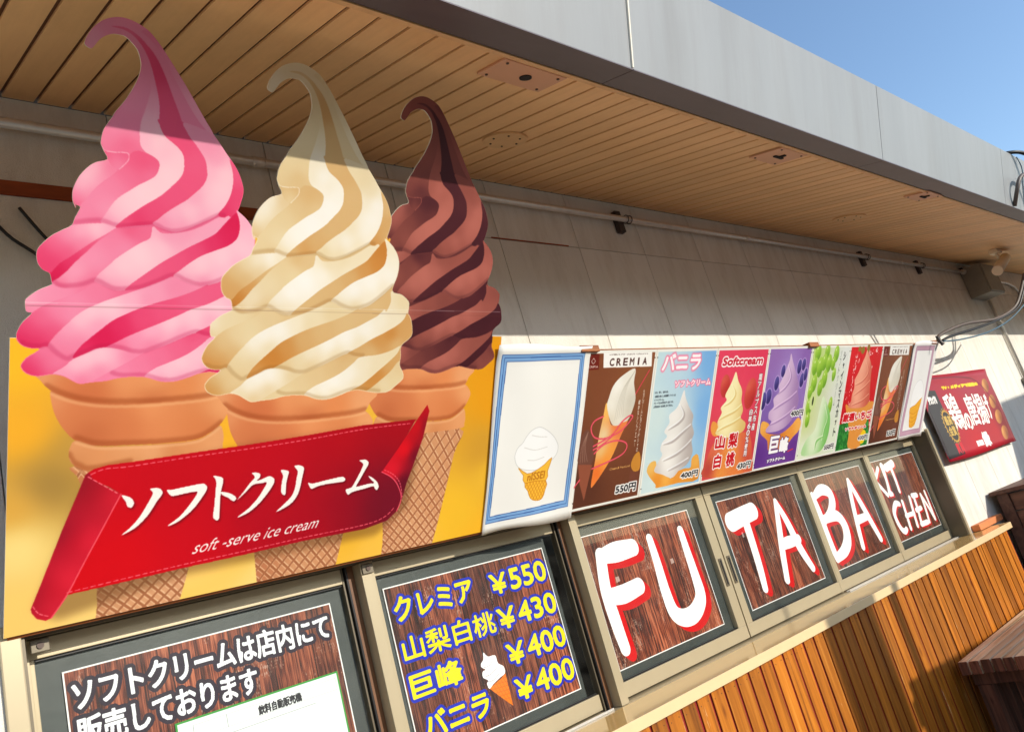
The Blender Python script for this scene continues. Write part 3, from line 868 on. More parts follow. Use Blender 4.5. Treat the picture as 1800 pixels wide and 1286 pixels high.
sh.idw(sh.poly('2440,129 2403,125 2390,97 2414,69 2457,35 2470,20 2607,22 2744,22 2722,123 2679,115 2679,77 2636,78 2580,68 2552,47 2515,70 2456,89', 3),
    [(*p[:2], c) for p, c in zip(pts('2413,113 2466,43 2519,51 2600,56 2710,94 2722,41 2589,27'), [(240, 190, 100), (230, 140, 44), (246, 180, 80), (232, 150, 56), (240, 178, 84), (222, 138, 44), (236, 150, 50)])])
serve(sh, '2563,398 2581,366 2616,324 2648,292 2648,257 2669,220 2661,186 2678,143 2665,109 2644,90 2603,76 2569,51 2535,54 2496,69 2439,88 2450,118 2475,150 2459,171 2464,199 2491,221 2469,242 2495,274 2487,304 2524,325 2543,348',
    (244, 240, 232), (178, 166, 160), ['2553,338 2587,297 2561,269 2494,245', '2647,252 2595,227 2536,198 2474,189', '2666,190 2625,164 2565,140 2488,124', '2662,115 2599,96 2529,80'], 12)
price(sh, '400円', '2619,37 2735,61')
sh.blur(1)

P_PEACH = new_poster(2762, 3164, None)
sh = P_PEACH
sh.idw(inner(sh), [(2790, 500, (232, 66, 96)), (3130, 500, (226, 60, 90)), (2960, 300, (232, 74, 98)), (2800, 60, (214, 74, 74)), (3120, 60, (206, 60, 66))])
m = sh.text('Softcream', *[p[:2] for p in pts('2808,486 3119,517')], shear=.1)
outlined(sh, m, (206, 24, 50), (252, 244, 240), 6, 2.0)
for P, rx, ry, an in (('2850,400', 34, 48, .1), ('3056,358', 44, 68, -.1)):
    c = pts(P)[0][:2]
    e = sh.ellipse(c, rx, ry, an)
    sh.idw(e, [(c[0] - rx * .5, c[1] + ry * .4, (226, 106, 84)), (c[0] + rx * .5, c[1] - ry * .3, (178, 40, 40)), (c[0], c[1], (204, 62, 54))])
sh.idw(sh.poly('2789,19 2789,95 2819,155 2868,182 2999,192 3104,172 3151,55 3176,4', 3),
    [(*p[:2], c) for p, c in zip(pts('2808,51 2841,142 2931,80 2966,130 3072,141 3114,59 3043,23 2907,23'), [(186, 62, 56), (226, 110, 80), (236, 140, 60), (240, 160, 80), (222, 96, 70), (206, 76, 60), (236, 132, 62), (240, 150, 66)])])
sh.fill(sh.poly('2795,256 2835,239 2851,194 2810,195 2786,226', 3), (238, 158, 70))
serve(sh, '2917,457 2944,419 2985,375 2991,332 3015,288 3006,256 3050,231 3046,199 3001,184 2955,173 2866,189 2826,202 2838,227 2830,253 2852,288 2840,310 2875,339 2860,361 2887,401 2901,426',
    (252, 240, 186), (226, 190, 112), ['2906,400 2940,362 2914,331 2863,314', '3002,310 2955,287 2883,270 2840,258', '3011,256 2957,238 2886,223 2842,211'], 9)
for ch, P in (('山', '2839,136 2906,187'), ('梨', '2939,132 3004,191'), ('白', '2846,53 2896,108'), ('桃', '2940,50 3001,107')):
    outlined(sh, sh.text(ch, *[p[:2] for p in pts(P)]), (204, 22, 34), (252, 246, 240), 5, 2.6)
a = pts('3121,446 3120,190')
outlined(sh, sh.column('南アルプス市産', a[0], a[1], 26), (250, 246, 240), (120, 30, 50), 2.4, 0.8)
a = pts('3084,291 3084,77')
outlined(sh, sh.column('白桃60%使用', a[0], a[1], 24), (250, 246, 240), (120, 30, 50), 2.4, 0.8)
price(sh, '430円', '3035,25 3143,52')
sh.blur(1)

P_GRAPE = new_poster(3167, 3560, None)
sh = P_GRAPE
sh.idw(inner(sh), [(3200, 520, (150, 108, 176)), (3540, 520, (140, 98, 172)), (3360, 400, (176, 148, 208)), (3230, 300, (128, 96, 170)), (3520, 300, (150, 116, 186)), (3200, 60, (96, 46, 136)), (3520, 60, (104, 50, 140))])
for x, y, rx, ry in [(q[0], q[1], q[2], q[3]) for q in pts('3312,447,18,28 3269,393,20,32 3215,336,24,34 3457,463,20,34 3496,472,18,28 3177,318,20,40 3498,399,20,34 3527,424,16,30')]:
    e = sh.ellipse((x, y), rx, ry)
    sh.fill(sh.soft(sh.grow(e, 5), 5), (200, 176, 228), 0.6)
    sh.idw(e, [(x - rx * .4, y + ry * .4, (96, 86, 160)), (x + rx * .4, y - ry * .4, (48, 34, 96))])
sh.idw(sh.poly('3190,224 3245,214 3261,197 3238,171 3361,153 3455,181 3515,219 3552,200 3549,158 3493,125 3432,87 3294,76 3261,131 3190,173', 3),
    [(*p[:2], c) for p, c in zip(pts('3209,206 3286,139 3368,131 3465,149 3527,186 3278,98'), [(244, 176, 80), (232, 146, 56), (214, 120, 40), (236, 150, 62), (246, 176, 84), (214, 128, 60)])])
serve(sh, '3360,526 3387,490 3430,438 3473,385 3479,343 3499,300 3480,238 3430,194 3356,171 3258,169 3234,184 3273,217 3243,234 3240,264 3274,287 3262,324 3304,352 3293,382 3321,422 3341,461 3356,496',
    (218, 188, 216), (158, 120, 172), ['3356,471 3394,414 3357,369 3295,342', '3473,343 3414,315 3331,289 3277,272', '3480,269 3407,237 3324,213 3258,202'], 9)
for ch, P in (('巨', '3294,70 3369,144'), ('峰', '3386,62 3460,131')):
    outlined(sh, sh.text(ch, *[p[:2] for p in pts(P)]), (252, 250, 250), (86, 40, 110), 4, 4.5)
outlined(sh, sh.text('ソフトクリーム', *[p[:2] for p in pts('3287,26 3452,41')]), (252, 250, 250), (70, 30, 96), 3, 1.6)
price(sh, '400円', '3444,229 3559,256')
sh.fill(sh.stroke('3466,61 3516,69', 5), (226, 60, 50))
sh.blur(1)

P_MUSC = new_poster(3562, 3962, None)
sh = P_MUSC
sh.idw(inner(sh), [(3600, 500, (190, 214, 120)), (3920, 520, (226, 228, 220)), (3900, 300, (222, 224, 212)), (3600, 200, (206, 216, 150)), (3620, 40, (226, 232, 206)), (3920, 60, (224, 232, 206))])
for q in pts('3714,531,26,36 3619,527,30,40 3813,516,28,42 3698,478,28,42 3794,470,22,36 3609,459,26,44 3660,455,30,50 3747,471,28,46 3624,378,28,44 3726,396,28,46 3694,354,26,42 3600,334,22,34 3819,414,20,34 3611,266,30,46 3832,258,22,44 3615,201,22,38 3827,202,18,36'):
    e = sh.ellipse(q[:2], q[2], q[3])
    sh.idw(e, [(q[0] - q[2] * .4, q[1] + q[3] * .4, (190, 224, 92)), (q[0] + q[2] * .4, q[1] - q[3] * .5, (96, 150, 26)), (q[0], q[1], (148, 196, 54))])
    sh.fill(sh.ellipse((q[0] - q[2] * .3, q[1] + q[3] * .5), 4, 6), (236, 248, 190), 0.8)
e = pts('3641,291')[0]
sh.fill(sh.ellipse(e[:2], 32, 44), (206, 222, 150)); sh.fill(sh.ellipse(e[:2], 8, 22), (50, 60, 20))
serve(sh, '3746,308 3807,259 3858,188 3863,103 3834,47 3770,21 3610,26 3632,96 3707,144 3723,226 3732,281', (228, 240, 206), (120, 192, 92), ['3783,261 3831,190 3814,135 3809,79', '3814,102 3749,85 3741,41'], 16)
a = pts('3906,529 3929,91')
sh.fill(sh.grow(sh.column('シャインマスカット', a[0], a[1], 24), 1.2), (30, 32, 30))
a = pts('3865,535 3871,250')
sh.fill(sh.column('ソフトクリーム', a[0], a[1], 14), (110, 116, 108))
price(sh, '550円', '3843,29 3943,55')
sh.blur(1)

P_STRAW = new_poster(3964, 4360, None)
sh = P_STRAW
sh.idw(inner(sh), [(4000, 520, (222, 28, 32)), (4340, 520, (214, 26, 30)), (4160, 300, (216, 24, 30)), (4000, 200, (204, 20, 28)), (4340, 200, (210, 24, 28))])
nz = smooth_noise(sh.H, sh.W, 9, 9) * smooth_noise(sh.H, sh.W, 40, 40)
sh.fill((nz > 0.52) & inner(sh), (250, 220, 214), 0.8)
g = inner(sh) & sh.poly('3920,144 3992,150 4320,160 4382,1 3957,2')
sh.fill(g, (34, 116, 44))
sh.fill((smooth_noise(sh.H, sh.W, 12, 12) > 0.6) & g, (60, 150, 60))
for x, y, rx, ry in [q[:4] for q in pts('4109,531,22,20 4173,539,18,24 4068,538,16,14')]:
    sh.fill(sh.ellipse((x, y), rx, ry), (150, 120, 40))
sh.fill(sh.poly('4008,247 4089,236 4334,251 4339,202 4275,97 4267,9 4118,13 4098,112', 3), (230, 150, 64))
serve(sh, '4163,531 4198,495 4248,441 4260,387 4272,327 4287,254 4226,224 4051,232 4065,267 4065,302 4078,336 4069,377 4100,416 4125,462 4150,502', (246, 170, 140), (206, 92, 70), ['4172,472 4222,412 4172,367 4087,347', '4262,363 4200,330 4093,294', '4277,290 4200,259 4087,242'], 9)
outlined(sh, sh.text('厳選いちご', *[p[:2] for p in pts('4004,159 4344,200')]), (212, 20, 34), (252, 246, 240), 5, 2.6)
outlined(sh, sh.text('ソフトクリーム', *[p[:2] for p in pts('4053,111 4301,122')]), (212, 20, 34), (252, 246, 240), 4, 1.6)
e = pts('4283,58')[0]
sh.fill(sh.ellipse(e[:2], 36, 38), (250, 206, 30))
price(sh, '430円', '4225,42 4342,66')
sh.blur(1)

# white vinyl sheets: frame, cone and cream (the printed figure is left out)
P_BOY = Sheet(1580, -12, 1988, 580, 1.0, (240, 238, 230))
sh = P_BOY
o_ = sh.poly('1595,552 1964,552 1962,27 1594,25')
i_ = sh.poly('1615,531 1945,531 1942,50 1610,45')
sh.fill(o_, (128, 172, 218)); sh.fill(i_, (243, 241, 234))
for P in ('1595,552 1964,552 1962,27 1594,25 1595,552', '1615,531 1945,531 1942,50 1610,45 1615,531', '1605,543 1954,542 1953,38 1602,35 1605,543'):
    sh.fill(sh.stroke(P, 2.4, 0), (44, 82, 150))
cr = sh.poly('1718,189 1693,222 1699,252 1720,269 1734,288 1755,306 1789,314 1826,300 1859,277 1881,249 1882,223 1866,203 1836,186 1788,175', 5)
sh.fill(sh.grow(cr, 2), (206, 204, 200)); sh.fill(cr, (250, 249, 245))
for P in ('1749,211 1784,207 1825,213', '1729,254 1779,241 1835,246', '1758,291 1794,283 1829,280'):
    sh.fill(sh.stroke(P, 2.2) & cr, (214, 210, 204))
cp = sh.poly('1712,189 1752,165 1789,170 1829,186 1861,206 1847,163 1843,133 1746,136 1737,162', 2)
sh.fill(sh.grow(cp, 1.6), (196, 118, 20)); sh.fill(cp, (248, 190, 62))
wf = sh.poly('1747,135 1843,131 1843,101 1832,74 1803,72 1777,83 1764,107', 2)
sh.fill(sh.grow(wf, 1.6), (196, 118, 20)); sh.fill(wf, (248, 186, 58))
L_ = np.zeros_like(wf)
for k in range(-8, 10):
    c = pts('1798,107')[0]
    L_ |= sh.stroke([(c[0] - 60 + k * 14, c[1] + 50), (c[0] + 10 + k * 14, c[1] - 50)], 2, 0) | sh.stroke([(c[0] + 60 + k * 14, c[1] + 50), (c[0] - 10 + k * 14, c[1] - 50)], 2, 0)
sh.fill(L_ & wf, (210, 130, 26))
q = pts('1755,142 1834,142 1752,162')
sh.fill(sh.grow(sh.text('nISSEI', q[0][:2], lr=q[1][:2], up=(2, q[2][1] - q[0][1] + 4)), 0.8), (190, 116, 24))
sh.blur(1)

P_GIRL = Sheet(4765, -6, 5128, 572, 1.0, (240, 236, 232))
sh = P_GIRL
q = [(4785, 16), (4806, 545), (5090, 545), (5090, 16)]
sh.fill(sh.poly(q), (200, 158, 176)); sh.fill(sh.poly([(4812, 42), (4830, 520), (5064, 520), (5064, 42)]), (244, 242, 238))
for P in (q + q[:1], [(4812, 42), (4830, 520), (5064, 520), (5064, 42), (4812, 42)]):
    sh.fill(sh.stroke(P, 2.4, 0), (120, 70, 110))
cr = sh.poly([(4880, 170), (4866, 230), (4880, 290), (4920, 330), (4970, 340), (5010, 310), (5030, 260), (5016, 210), (4960, 180)], 5)
sh.fill(sh.grow(cr, 2), (208, 204, 204)); sh.fill(cr, (250, 249, 246))
cp = sh.poly([(4872, 176), (4940, 190), (5020, 232), (5000, 150), (4984, 66), (4908, 62), (4886, 130)], 2)
sh.fill(sh.grow(cp, 1.6), (196, 118, 20)); sh.fill(cp, (246, 178, 50))
for k in range(4):
    sh.fill(sh.stroke([(4884, 150 - k * 24), (4940, 138 - k * 24), (4996, 158 - k * 24)], 3) & cp, (214, 132, 24))
sh.blur(1)

# ---------------------------------------------------------------- window signs (mm in the window plane, heights from the ground)
def wood_sign(s0, t0, s1, t1, fl=0.6):
    sh = Sheet(s0, t0, s1, t1, 1.15)
    wood_print(sh, 0.88, fl)
    return sh
def rim(sh, w=4):
    k = int(w * sh.res)
    for sl in ((slice(0, k), slice(None)), (slice(-k, None), slice(None)), (slice(None), slice(0, k)), (slice(None), slice(-k, None))):
        sh.a[sl] = (246, 244, 240)
def tape(sh, P, w=22, h=20):
    for p in pts(P):
        sh.fill(sh.poly([(p[0] - w / 2, p[1] - h / 2), (p[0] + w / 2, p[1] - h / 2 + 3), (p[0] + w / 2 - 2, p[1] + h / 2), (p[0] - w / 2 + 1, p[1] + h / 2)]), (236, 220, 212), 0.6)

S_NOTE = wood_sign(448, 976, 1106, 1449)
sh = S_NOTE
for tx, a, b in (('ソフトクリームは店内にて', (464, 1361), (1088, 1424)), ('販売しております', (464, 1283), (870, 1345))):
    m = sh.text(tx, a, b)
    outlined(sh, m, (252, 252, 250), (40, 26, 42), 9, 2.0)
rim(sh)

S_MENU = wood_sign(1278, 978, 1931, 1450, 0.3)
sh = S_MENU
for tx, P in (('クレミア', '1302,1350 1593,1415'), ('山梨白桃', '1300,1245 1648,1302'), ('巨峰', '1299,1140 1480,1199'), ('バニラ', '1312,1041 1549,1086'), ('￥550', '1671,1356 1917,1409'), ('￥430', '1666,1250 1923,1300'), ('￥400', '1666,1143 1924,1190'), ('￥400', '1664,1036 1921,1084')):
    a, b = pts(P)
    h = 66 if tx[0] != '￥' else 64
    if tx[0] == '￥':
        w = b[0] - a[0]
        m = sh.text('￥', (a[0], b[1] - h), (a[0] + w * .27, b[1] - 4)) | sh.text(tx[1:], (a[0] + w * .34, b[1] - h), (b[0], b[1]))
    else:
        m = sh.text(tx, (a[0], b[1] - h), (b[0], b[1]))
    outlined(sh, m, (238, 216, 0), (16, 38, 176), 8.5, 2.6 if tx != '山梨白桃' else 1.5)
c_ = sh.poly('1638,1111 1637,1060 1636,1015 1599,1051 1564,1087 1586,1093 1613,1100', 0)
sh.fill(c_, (240, 122, 16))
g_ = np.zeros_like(c_)
a = pts('1609,1079')[0]
for k in range(-6, 7):
    g_ |= sh.stroke([(a[0] - 60 + k * 12, a[1] + 60), (a[0] + k * 12, a[1] - 80)], 1.4, 0) | sh.stroke([(a[0] - 70, a[1] + 40 + k * 12), (a[0] + 70, a[1] + 30 + k * 12)], 1.4, 0)
sh.fill(g_ & c_, (206, 90, 10))
w_ = sh.poly('1575,1191 1588,1175 1617,1171 1620,1147 1638,1132 1637,1112 1614,1105 1584,1095 1564,1086 1560,1103 1567,1110 1551,1123 1555,1139 1568,1141 1555,1152 1556,1162 1569,1172', 3)
sh.fill(w_, (250, 248, 246))
for P in ('1565,1149 1584,1149 1601,1157', '1561,1123 1583,1124 1612,1136', '1564,1107 1586,1105 1615,1117'):
    sh.fill(sh.stroke(P, 2) & w_, (170, 160, 160))
rim(sh)

def letters(sh, strokes, red, dx, dy, fat=1.0):
    m = np.zeros((sh.H, sh.W), bool)
    for P, w in strokes:
        m |= sh.stroke(P, [q * 1.3 * fat for q in w] if isinstance(w, list) else w * 1.2)
    if red:
        r = m.copy()
        for k in range(1, 9):
            X, Y = int(dx * sh.res * k / 8), int(dy * sh.res * k / 8)
            r |= np.roll(np.roll(m, X, 1), Y, 0)
        sh.fill(r, (206, 0, 6))
    sh.fill(m, (250, 248, 244))
S_FU = wood_sign(2130, 977, 2793, 1452, 0.75)
letters(S_FU, [('2206,1371 2180,1253 2182,1140 2190,1040', [40, 42, 43, 38]), ('2212,1365 2291,1367 2391,1366', [40, 56, 48]), ('2190,1222 2265,1216 2360,1225', [44, 50, 46]),
    ('2502,1380 2503,1282 2499,1183 2508,1097 2551,1062 2615,1058 2673,1083 2704,1123 2708,1209 2707,1306 2707,1378', [28, 34, 40, 46, 50, 52, 50, 46, 38, 32, 28])], True, 26, -26, 1.04)
tape(S_FU, '2257,1271 2595,1273'); rim(S_FU)
S_TA = wood_sign(3010, 979, 3677, 1453, 0.7)
letters(S_TA, [('3074,1352 3177,1364 3267,1372', [56, 54, 52]), ('3184,1334 3179,1233 3170,1128 3157,1044', [36, 34, 32, 27]),
    ('3482,1386 3440,1277 3393,1165 3349,1041', [20, 28, 30, 27]), ('3482,1386 3520,1279 3550,1151 3597,1046', [20, 30, 34, 27]), ('3412,1191 3487,1191 3564,1190', [34, 36, 30])], True, 28, -22, 1.18)
tape(S_TA, '3129,1285', 14, 24); rim(S_TA)
S_BA = wood_sign(3791, 983, 4451, 1452, 0.6)
letters(S_BA, [('3839,1365 3842,1275 3838,1162 3851,1039', [24, 36, 38, 28]), ('3853,1356 3940,1379 4012,1357 4012,1308 3954,1258 3865,1229', [24, 38, 42, 40, 34, 26]),
    ('3880,1236 4002,1233 4046,1176 4020,1105 3949,1061 3854,1042', [30, 40, 44, 46, 40, 30]), ('4265,1386 4219,1269 4180,1145 4152,1044', [22, 28, 28, 26]), ('4265,1386 4303,1274 4341,1157 4377,1048', [22, 30, 32, 27]), ('4199,1178 4310,1180', [32, 28])], True, 28, -20, 1.16)
rim(S_BA)
S_KIT = wood_sign(4566, 985, 5216, 1451, 0.4)
letters(S_KIT, [('4596,1411 4588,1336 4584,1253', 26), ('4672,1408 4574,1341', 22), ('4577,1344 4662,1250', 24), ('4731,1411 4719,1326 4697,1253', [36, 24, 30]), ('4692,1258 4723,1248', 26), ('4774,1397 4881,1413', 40), ('4839,1401 4839,1323 4830,1250', [26, 24, 22]),
    ('4761,1183 4717,1190 4660,1152 4649,1104 4666,1052 4698,1032 4731,1041', [24, 28, 28, 28, 28, 28, 22]), ('4813,1188 4800,1118 4785,1035', 24), ('4928,1197 4906,1120 4886,1034', 24), ('4789,1107 4908,1106', 22),
    ('4972,1201 5038,1197', 26), ('4988,1192 4975,1116 4948,1031', 24), ('4951,1116 5029,1119', 24), ('4945,1032 5041,1031', 26), ('5095,1190 5087,1118 5065,1030', 22), ('5095,1190 5132,1112 5160,1033', 22), ('5167,1200 5166,1120 5162,1031', 20)], True, 12, -10)
rim(S_KIT)

S_SHEET = Sheet(661, 930, 1086, 1273, 1.1, (246, 247, 244))
sh = S_SHEET
for P in ([(700, 1256), (1076, 1256), (1076, 1226), (700, 1226), (700, 1256)], [(690, 1210), (1010, 1210)], [(780, 1256), (780, 1226)]):
    sh.fill(sh.stroke(P, 1.4, 0), (170, 176, 170))
a, b = pts('859,1238 974,1247')
sh.fill(sh.grow(sh.text('飲料自動販売機', (a[0], 1228), (b[0], 1250)), 0.8), (30, 30, 34))
k = 5
for sl in ((slice(0, k), slice(None)), (slice(-k, None), slice(None)), (slice(None), slice(0, k)), (slice(None), slice(-k, None))):
    sh.a[sl] = (60, 160, 60)

# red fabric banner on the wall (mm along the wall, heights from the ground)
S_FLAG = Sheet(5340, 1325, 6740, 1895, 0.8, (190, 18, 40))
sh = S_FLAG
sh.idw(np.ones((sh.H, sh.W), bool), [(5500, 1850, (166, 26, 54)), (6200, 1800, (166, 30, 56)), (6600, 1850, (172, 40, 62)), (6000, 1400, (192, 12, 32)), (6400, 1450, (182, 12, 32)), (6650, 1500, (128, 14, 30))])
sh.fill(sh.poly('5491,1792 5604,1786 5652,1349 5352,1339 5292,1606'), (60, 52, 54))
outlined(sh, sh.text('TV・メディアで話題の', *[p[:2] for p in pts('5735,1787 6448,1806')]), (252, 214, 20), (170, 40, 20), 4, 5)
m = np.zeros((sh.H, sh.W), bool)
x = 5680
for ch, w, h, y in (('鶏', 210, 250, 1500), ('の', 110, 110, 1490), ('唐', 165, 220, 1510), ('揚', 175, 220, 1505), ('げ', 110, 180, 1530)):
    m |= sh.text(ch, (x, y), (x + w, y + h))
    x += w + 12
outlined(sh, m, (250, 246, 238), (150, 14, 30), 5, 5)
outlined(sh, sh.text('居酒屋', (5930, 1370), (6060, 1405)), (250, 246, 238), (170, 16, 30), 2, 3)
outlined(sh, sh.text('縁', (6080, 1355), (6210, 1450)), (250, 246, 238), (170, 16, 30), 3, 6)
c = (5640, 1560)
e = sh.ellipse((5610, 1540), 92, 110, .1)
sh.fill(e, (196, 150, 60)); sh.fill(sh.ellipse((5610, 1540), 80, 98, .1), (60, 50, 46))
for k in range(24):
    a = k / 24 * 6.283
    sh.fill(sh.stroke([(5610 + 92 * math.cos(a), 1540 + 110 * math.sin(a)), (5610 + 106 * math.cos(a), 1540 + 124 * math.sin(a))], 6, 0), (206, 164, 70))
sh.fill(sh.grow(sh.text('最高', (5552, 1548), (5668, 1610)), 3), (206, 170, 84))
sh.fill(sh.grow(sh.text('金賞', (5552, 1476), (5668, 1538)), 3), (206, 170, 84))
for dx in (-40, 30):
    sh.fill(sh.poly([(5590 + dx, 1425), (5640 + dx, 1425), (5650 + dx, 1350), (5618 + dx, 1372), (5590 + dx, 1350)]), (206, 30, 46))
outlined(sh, sh.text('グランプリ', (5420, 1700), (5560, 1750)), (250, 246, 238), (50, 46, 46), 2, 4)
for q in pts('6599,1775 6602,1650 6594,1533 6586,1412'):
    e = sh.ellipse(q[:2], 78, 46, .4)
    sh.idw(e, [(q[0] - 30, q[1] + 15, (232, 170, 90)), (q[0] + 30, q[1] - 15, (120, 60, 30)), (q[0], q[1], (186, 110, 50))])
sh.fill(sh.stroke([(5480, 1872), (6150, 1860), (6480, 1800), (6690, 1560)], 14), (120, 10, 30), 0.8)


# ---------------------------------------------------------------- materials
M_WALL = plain('wall_paint', (226, 221, 210), 0.8, var=0.06, scale=(1.2, 1.2, 0.7), bump=0.9, bscale=260, orand=0.05, stain=0.75, sscale=(3.2, 3.2, 0.7))
M_WALLB = plain('wall_backing', (120, 112, 104), 0.9)
M_SOFFIT = plain('soffit_metal', (250, 198, 138), 0.5, var=0.08, scale=(9, 0.7, 2), orand=0.09, stain=0.3, sscale=(3, 2, 2))
M_GROOVE = plain('soffit_groove', (96, 58, 32), 0.7)
M_FASCIA = plain('fascia_aluminium', (152, 153, 153), 0.42, var=0.05, scale=(3, 1, 0.4), spec=0.4, orand=0.03, stain=0.28, sscale=(6, 1, 0.5))
M_DRIP = plain('drip_metal', (92, 82, 86), 0.45, var=0.08, scale=(3, 9, 9))
M_ROOF = plain('roof_metal', (110, 112, 116), 0.5)
M_ALU = plain('champagne_aluminium', (178, 163, 132), 0.34, metal=0.25, var=0.03, scale=(3, 3, 1.2), spec=0.5)
M_ALU2 = plain('shaded_dull_aluminium', (104, 94, 76), 0.4, metal=0.3, var=0.04)  # shade under the window head put into the colour; handles and latches share it
M_TRACK = plain('dark_track', (40, 38, 38), 0.35, metal=0.4)
M_CHAN = plain('brown_channel', (112, 72, 40), 0.5)
M_COUNTER = plain('counter_steel', (214, 176, 112), 0.09, var=0.05, scale=(1.5, 7, 1), spec=0.6)
M_CEDGE = plain('counter_edge', (224, 194, 146), 0.4, var=0.02)
M_GALV = plain('galvanised', (222, 216, 206), 0.28, metal=0.5, var=0.05, scale=(20, 20, 20))
M_DARK = plain('dark_bracket', (58, 48, 44), 0.6)
M_BOX = plain('grey_box', (140, 134, 120), 0.55)
M_CABLE = plain('black_cable', (26, 26, 28), 0.45)
M_CABLE2 = plain('grey_cable', (96, 84, 76), 0.5)
M_BLUE = plain('blue_wire', (70, 104, 120), 0.5)
M_LAMP = plain('lamp_body', (238, 220, 190), 0.4)
M_PLATE = plain('cover_plate', (222, 168, 130), 0.5, var=0.02)
M_HOLE = plain('hole_black', (16, 12, 12), 0.8)
M_BACKB = wood('backing_timber', [(112, 58, 24), (150, 84, 38), (172, 104, 50)], 0, 0.6)
M_EDGEW = plain('orange_edge', (204, 132, 48), 0.5)
M_SLAT = wood('orange_slat', [(84, 42, 6), (160, 90, 16), (190, 112, 26), (216, 146, 62)], 2, 0.45, wear=0.9, bump=0.5)
M_SLATB = plain('slat_backing', (138, 6, 8), 0.7)
M_BENCH = wood('weathered_bench', [(130, 104, 72), (206, 174, 132), (232, 204, 166), (246, 228, 200)], 0, 0.5, wear=0.8, scale=0.8)
M_BENCHD = wood('dark_bench_end', [(46, 32, 22), (112, 66, 44), (156, 98, 72)], 2, 0.8, scale=1.5)
M_BROWN = wood('brown_planter', [(70, 42, 32), (104, 66, 50), (126, 84, 64)], 0, 0.55, scale=0.8)
M_BROWNY = wood('brown_planter_slat', [(70, 42, 32), (110, 70, 52), (134, 90, 68)], 1, 0.55, scale=0.8)
M_RUST = plain('rust_primer', (150, 70, 30), 0.8, var=0.15, scale=(9, 9, 40))
M_SCREW = plain('screw', (70, 44, 28), 0.5)
M_WHITE = plain('board_edge_white', (236, 226, 206), 0.5)
M_VINYL = plain('vinyl_back', (238, 236, 230), 0.5)
M_INT = plain('dark_interior', (30, 32, 30), 0.6)
M_GROUND = plain('ground_paving', (134, 126, 114), 0.85, var=0.1, scale=(0.7, 0.7, 0.7), bump=0.4, bscale=60)
M_GREEN = plain('green_fabric', (60, 96, 60), 0.8)
M_CLAY = plain('clay_tile', (214, 128, 74), 0.7)

def glass_mat(dirt=0.02):
    k = NT('window_glass')
    k.t.nodes.remove(k.b)
    out = k.t.nodes['Material Output']
    tr = k.n('ShaderNodeBsdfTransparent')
    tr.inputs[0].default_value = (0.98, 0.99, 0.985, 1)
    gl = k.n('ShaderNodeBsdfGlossy', i_Roughness=0.03)
    fr = k.n('ShaderNodeFresnel', i_IOR=1.5)
    mx = k.n('ShaderNodeMixShader')
    ge = k.n('ShaderNodeNewGeometry')
    sb = k.n('ShaderNodeMath', operation='SUBTRACT')
    sb.inputs[0].default_value = 1.0
    k.l(ge.outputs['Backfacing'], sb.inputs[1])
    mu = k.n('ShaderNodeMath', operation='MULTIPLY')
    k.l(fr.outputs[0], mu.inputs[0]); k.l(sb.outputs[0], mu.inputs[1])
    k.l(mu.outputs[0], mx.inputs[0]); k.l(tr.outputs[0], mx.inputs[1]); k.l(gl.outputs[0], mx.inputs[2])
    df = k.n('ShaderNodeBsdfDiffuse')
    df.inputs[0].default_value = (*lin((196, 196, 186)), 1)
    nz = k.n('ShaderNodeTexNoise', i_Scale=1.0, i_Detail=6.0, i_Roughness=0.7)
    k.l(k.coord((5, 5, 14)), nz.inputs['Vector'])
    f = k.ramp(nz.outputs['Fac'], [(0.4, (0.002,) * 3), (0.75, (dirt,) * 3)])
    m2 = k.n('ShaderNodeMixShader')
    k.l(f, m2.inputs[0]); k.l(mx.outputs[0], m2.inputs[1]); k.l(df.outputs[0], m2.inputs[2])
    k.l(m2.outputs[0], out.inputs[0])
    return k.m
M_GLASS = glass_mat()

# ---------------------------------------------------------------- ground
bm = bmesh.new()
vs = [bm.verts.new(p) for p in ((-400, -400, 0), (400, -400, 0), (400, 400, 0), (-400, 400, 0))]
bm.faces.new(vs)
o = obj('ground', bm, M_GROUND, fix=False)
o['kind'] = 'structure'

# ---------------------------------------------------------------- wall: vertical siding panels
WY = 1.95
wall = empty('wall')
wall['kind'] = 'structure'
G0 = 2.0617
PW = 0.4556
WZ0, WZ1 = 0.0, 2.8585
OX0, OX1, OZ0, OZ1 = 0.36, 5.27, 0.80, 1.548
SEAM = 2.603
def panel(x0, x1, z0, z1):
    if x1 - x0 < 0.01:
        return
    bx('panel', x0 + 0.0014, x1 - 0.0014, WY, WY + 0.03, z0, z1, M_WALL, wall, 0.002)
xs = [G0 + PW * k for k in range(-12, 27)]
for a, b in zip(xs, xs[1:]):
    panel(a, b, SEAM + 0.0012, WZ1)
    cuts = sorted([a, b] + [q for q in (OX0, OX1) if a < q < b])
    for p, q in zip(cuts, cuts[1:]):
        if OX0 - 1e-6 <= p and q <= OX1 + 1e-6:
            panel(p, q, OZ1, SEAM - 0.0012)
            panel(p, q, WZ0, OZ0)
        else:
            panel(p, q, WZ0, SEAM - 0.0012)
bm = bmesh.new()
X0, X1 = xs[0], xs[-1]
for a in ((X0, OX0), (OX1, X1)):
    box(bm, a[0], a[1], WY + 0.033, WY + 0.06, 0, 2.86)
box(bm, OX0, OX1, WY + 0.033, WY + 0.06, OZ1, 2.86)
box(bm, OX0, OX1, WY + 0.033, WY + 0.06, 0, OZ0)
obj('backing', bm, M_WALLB, wall)

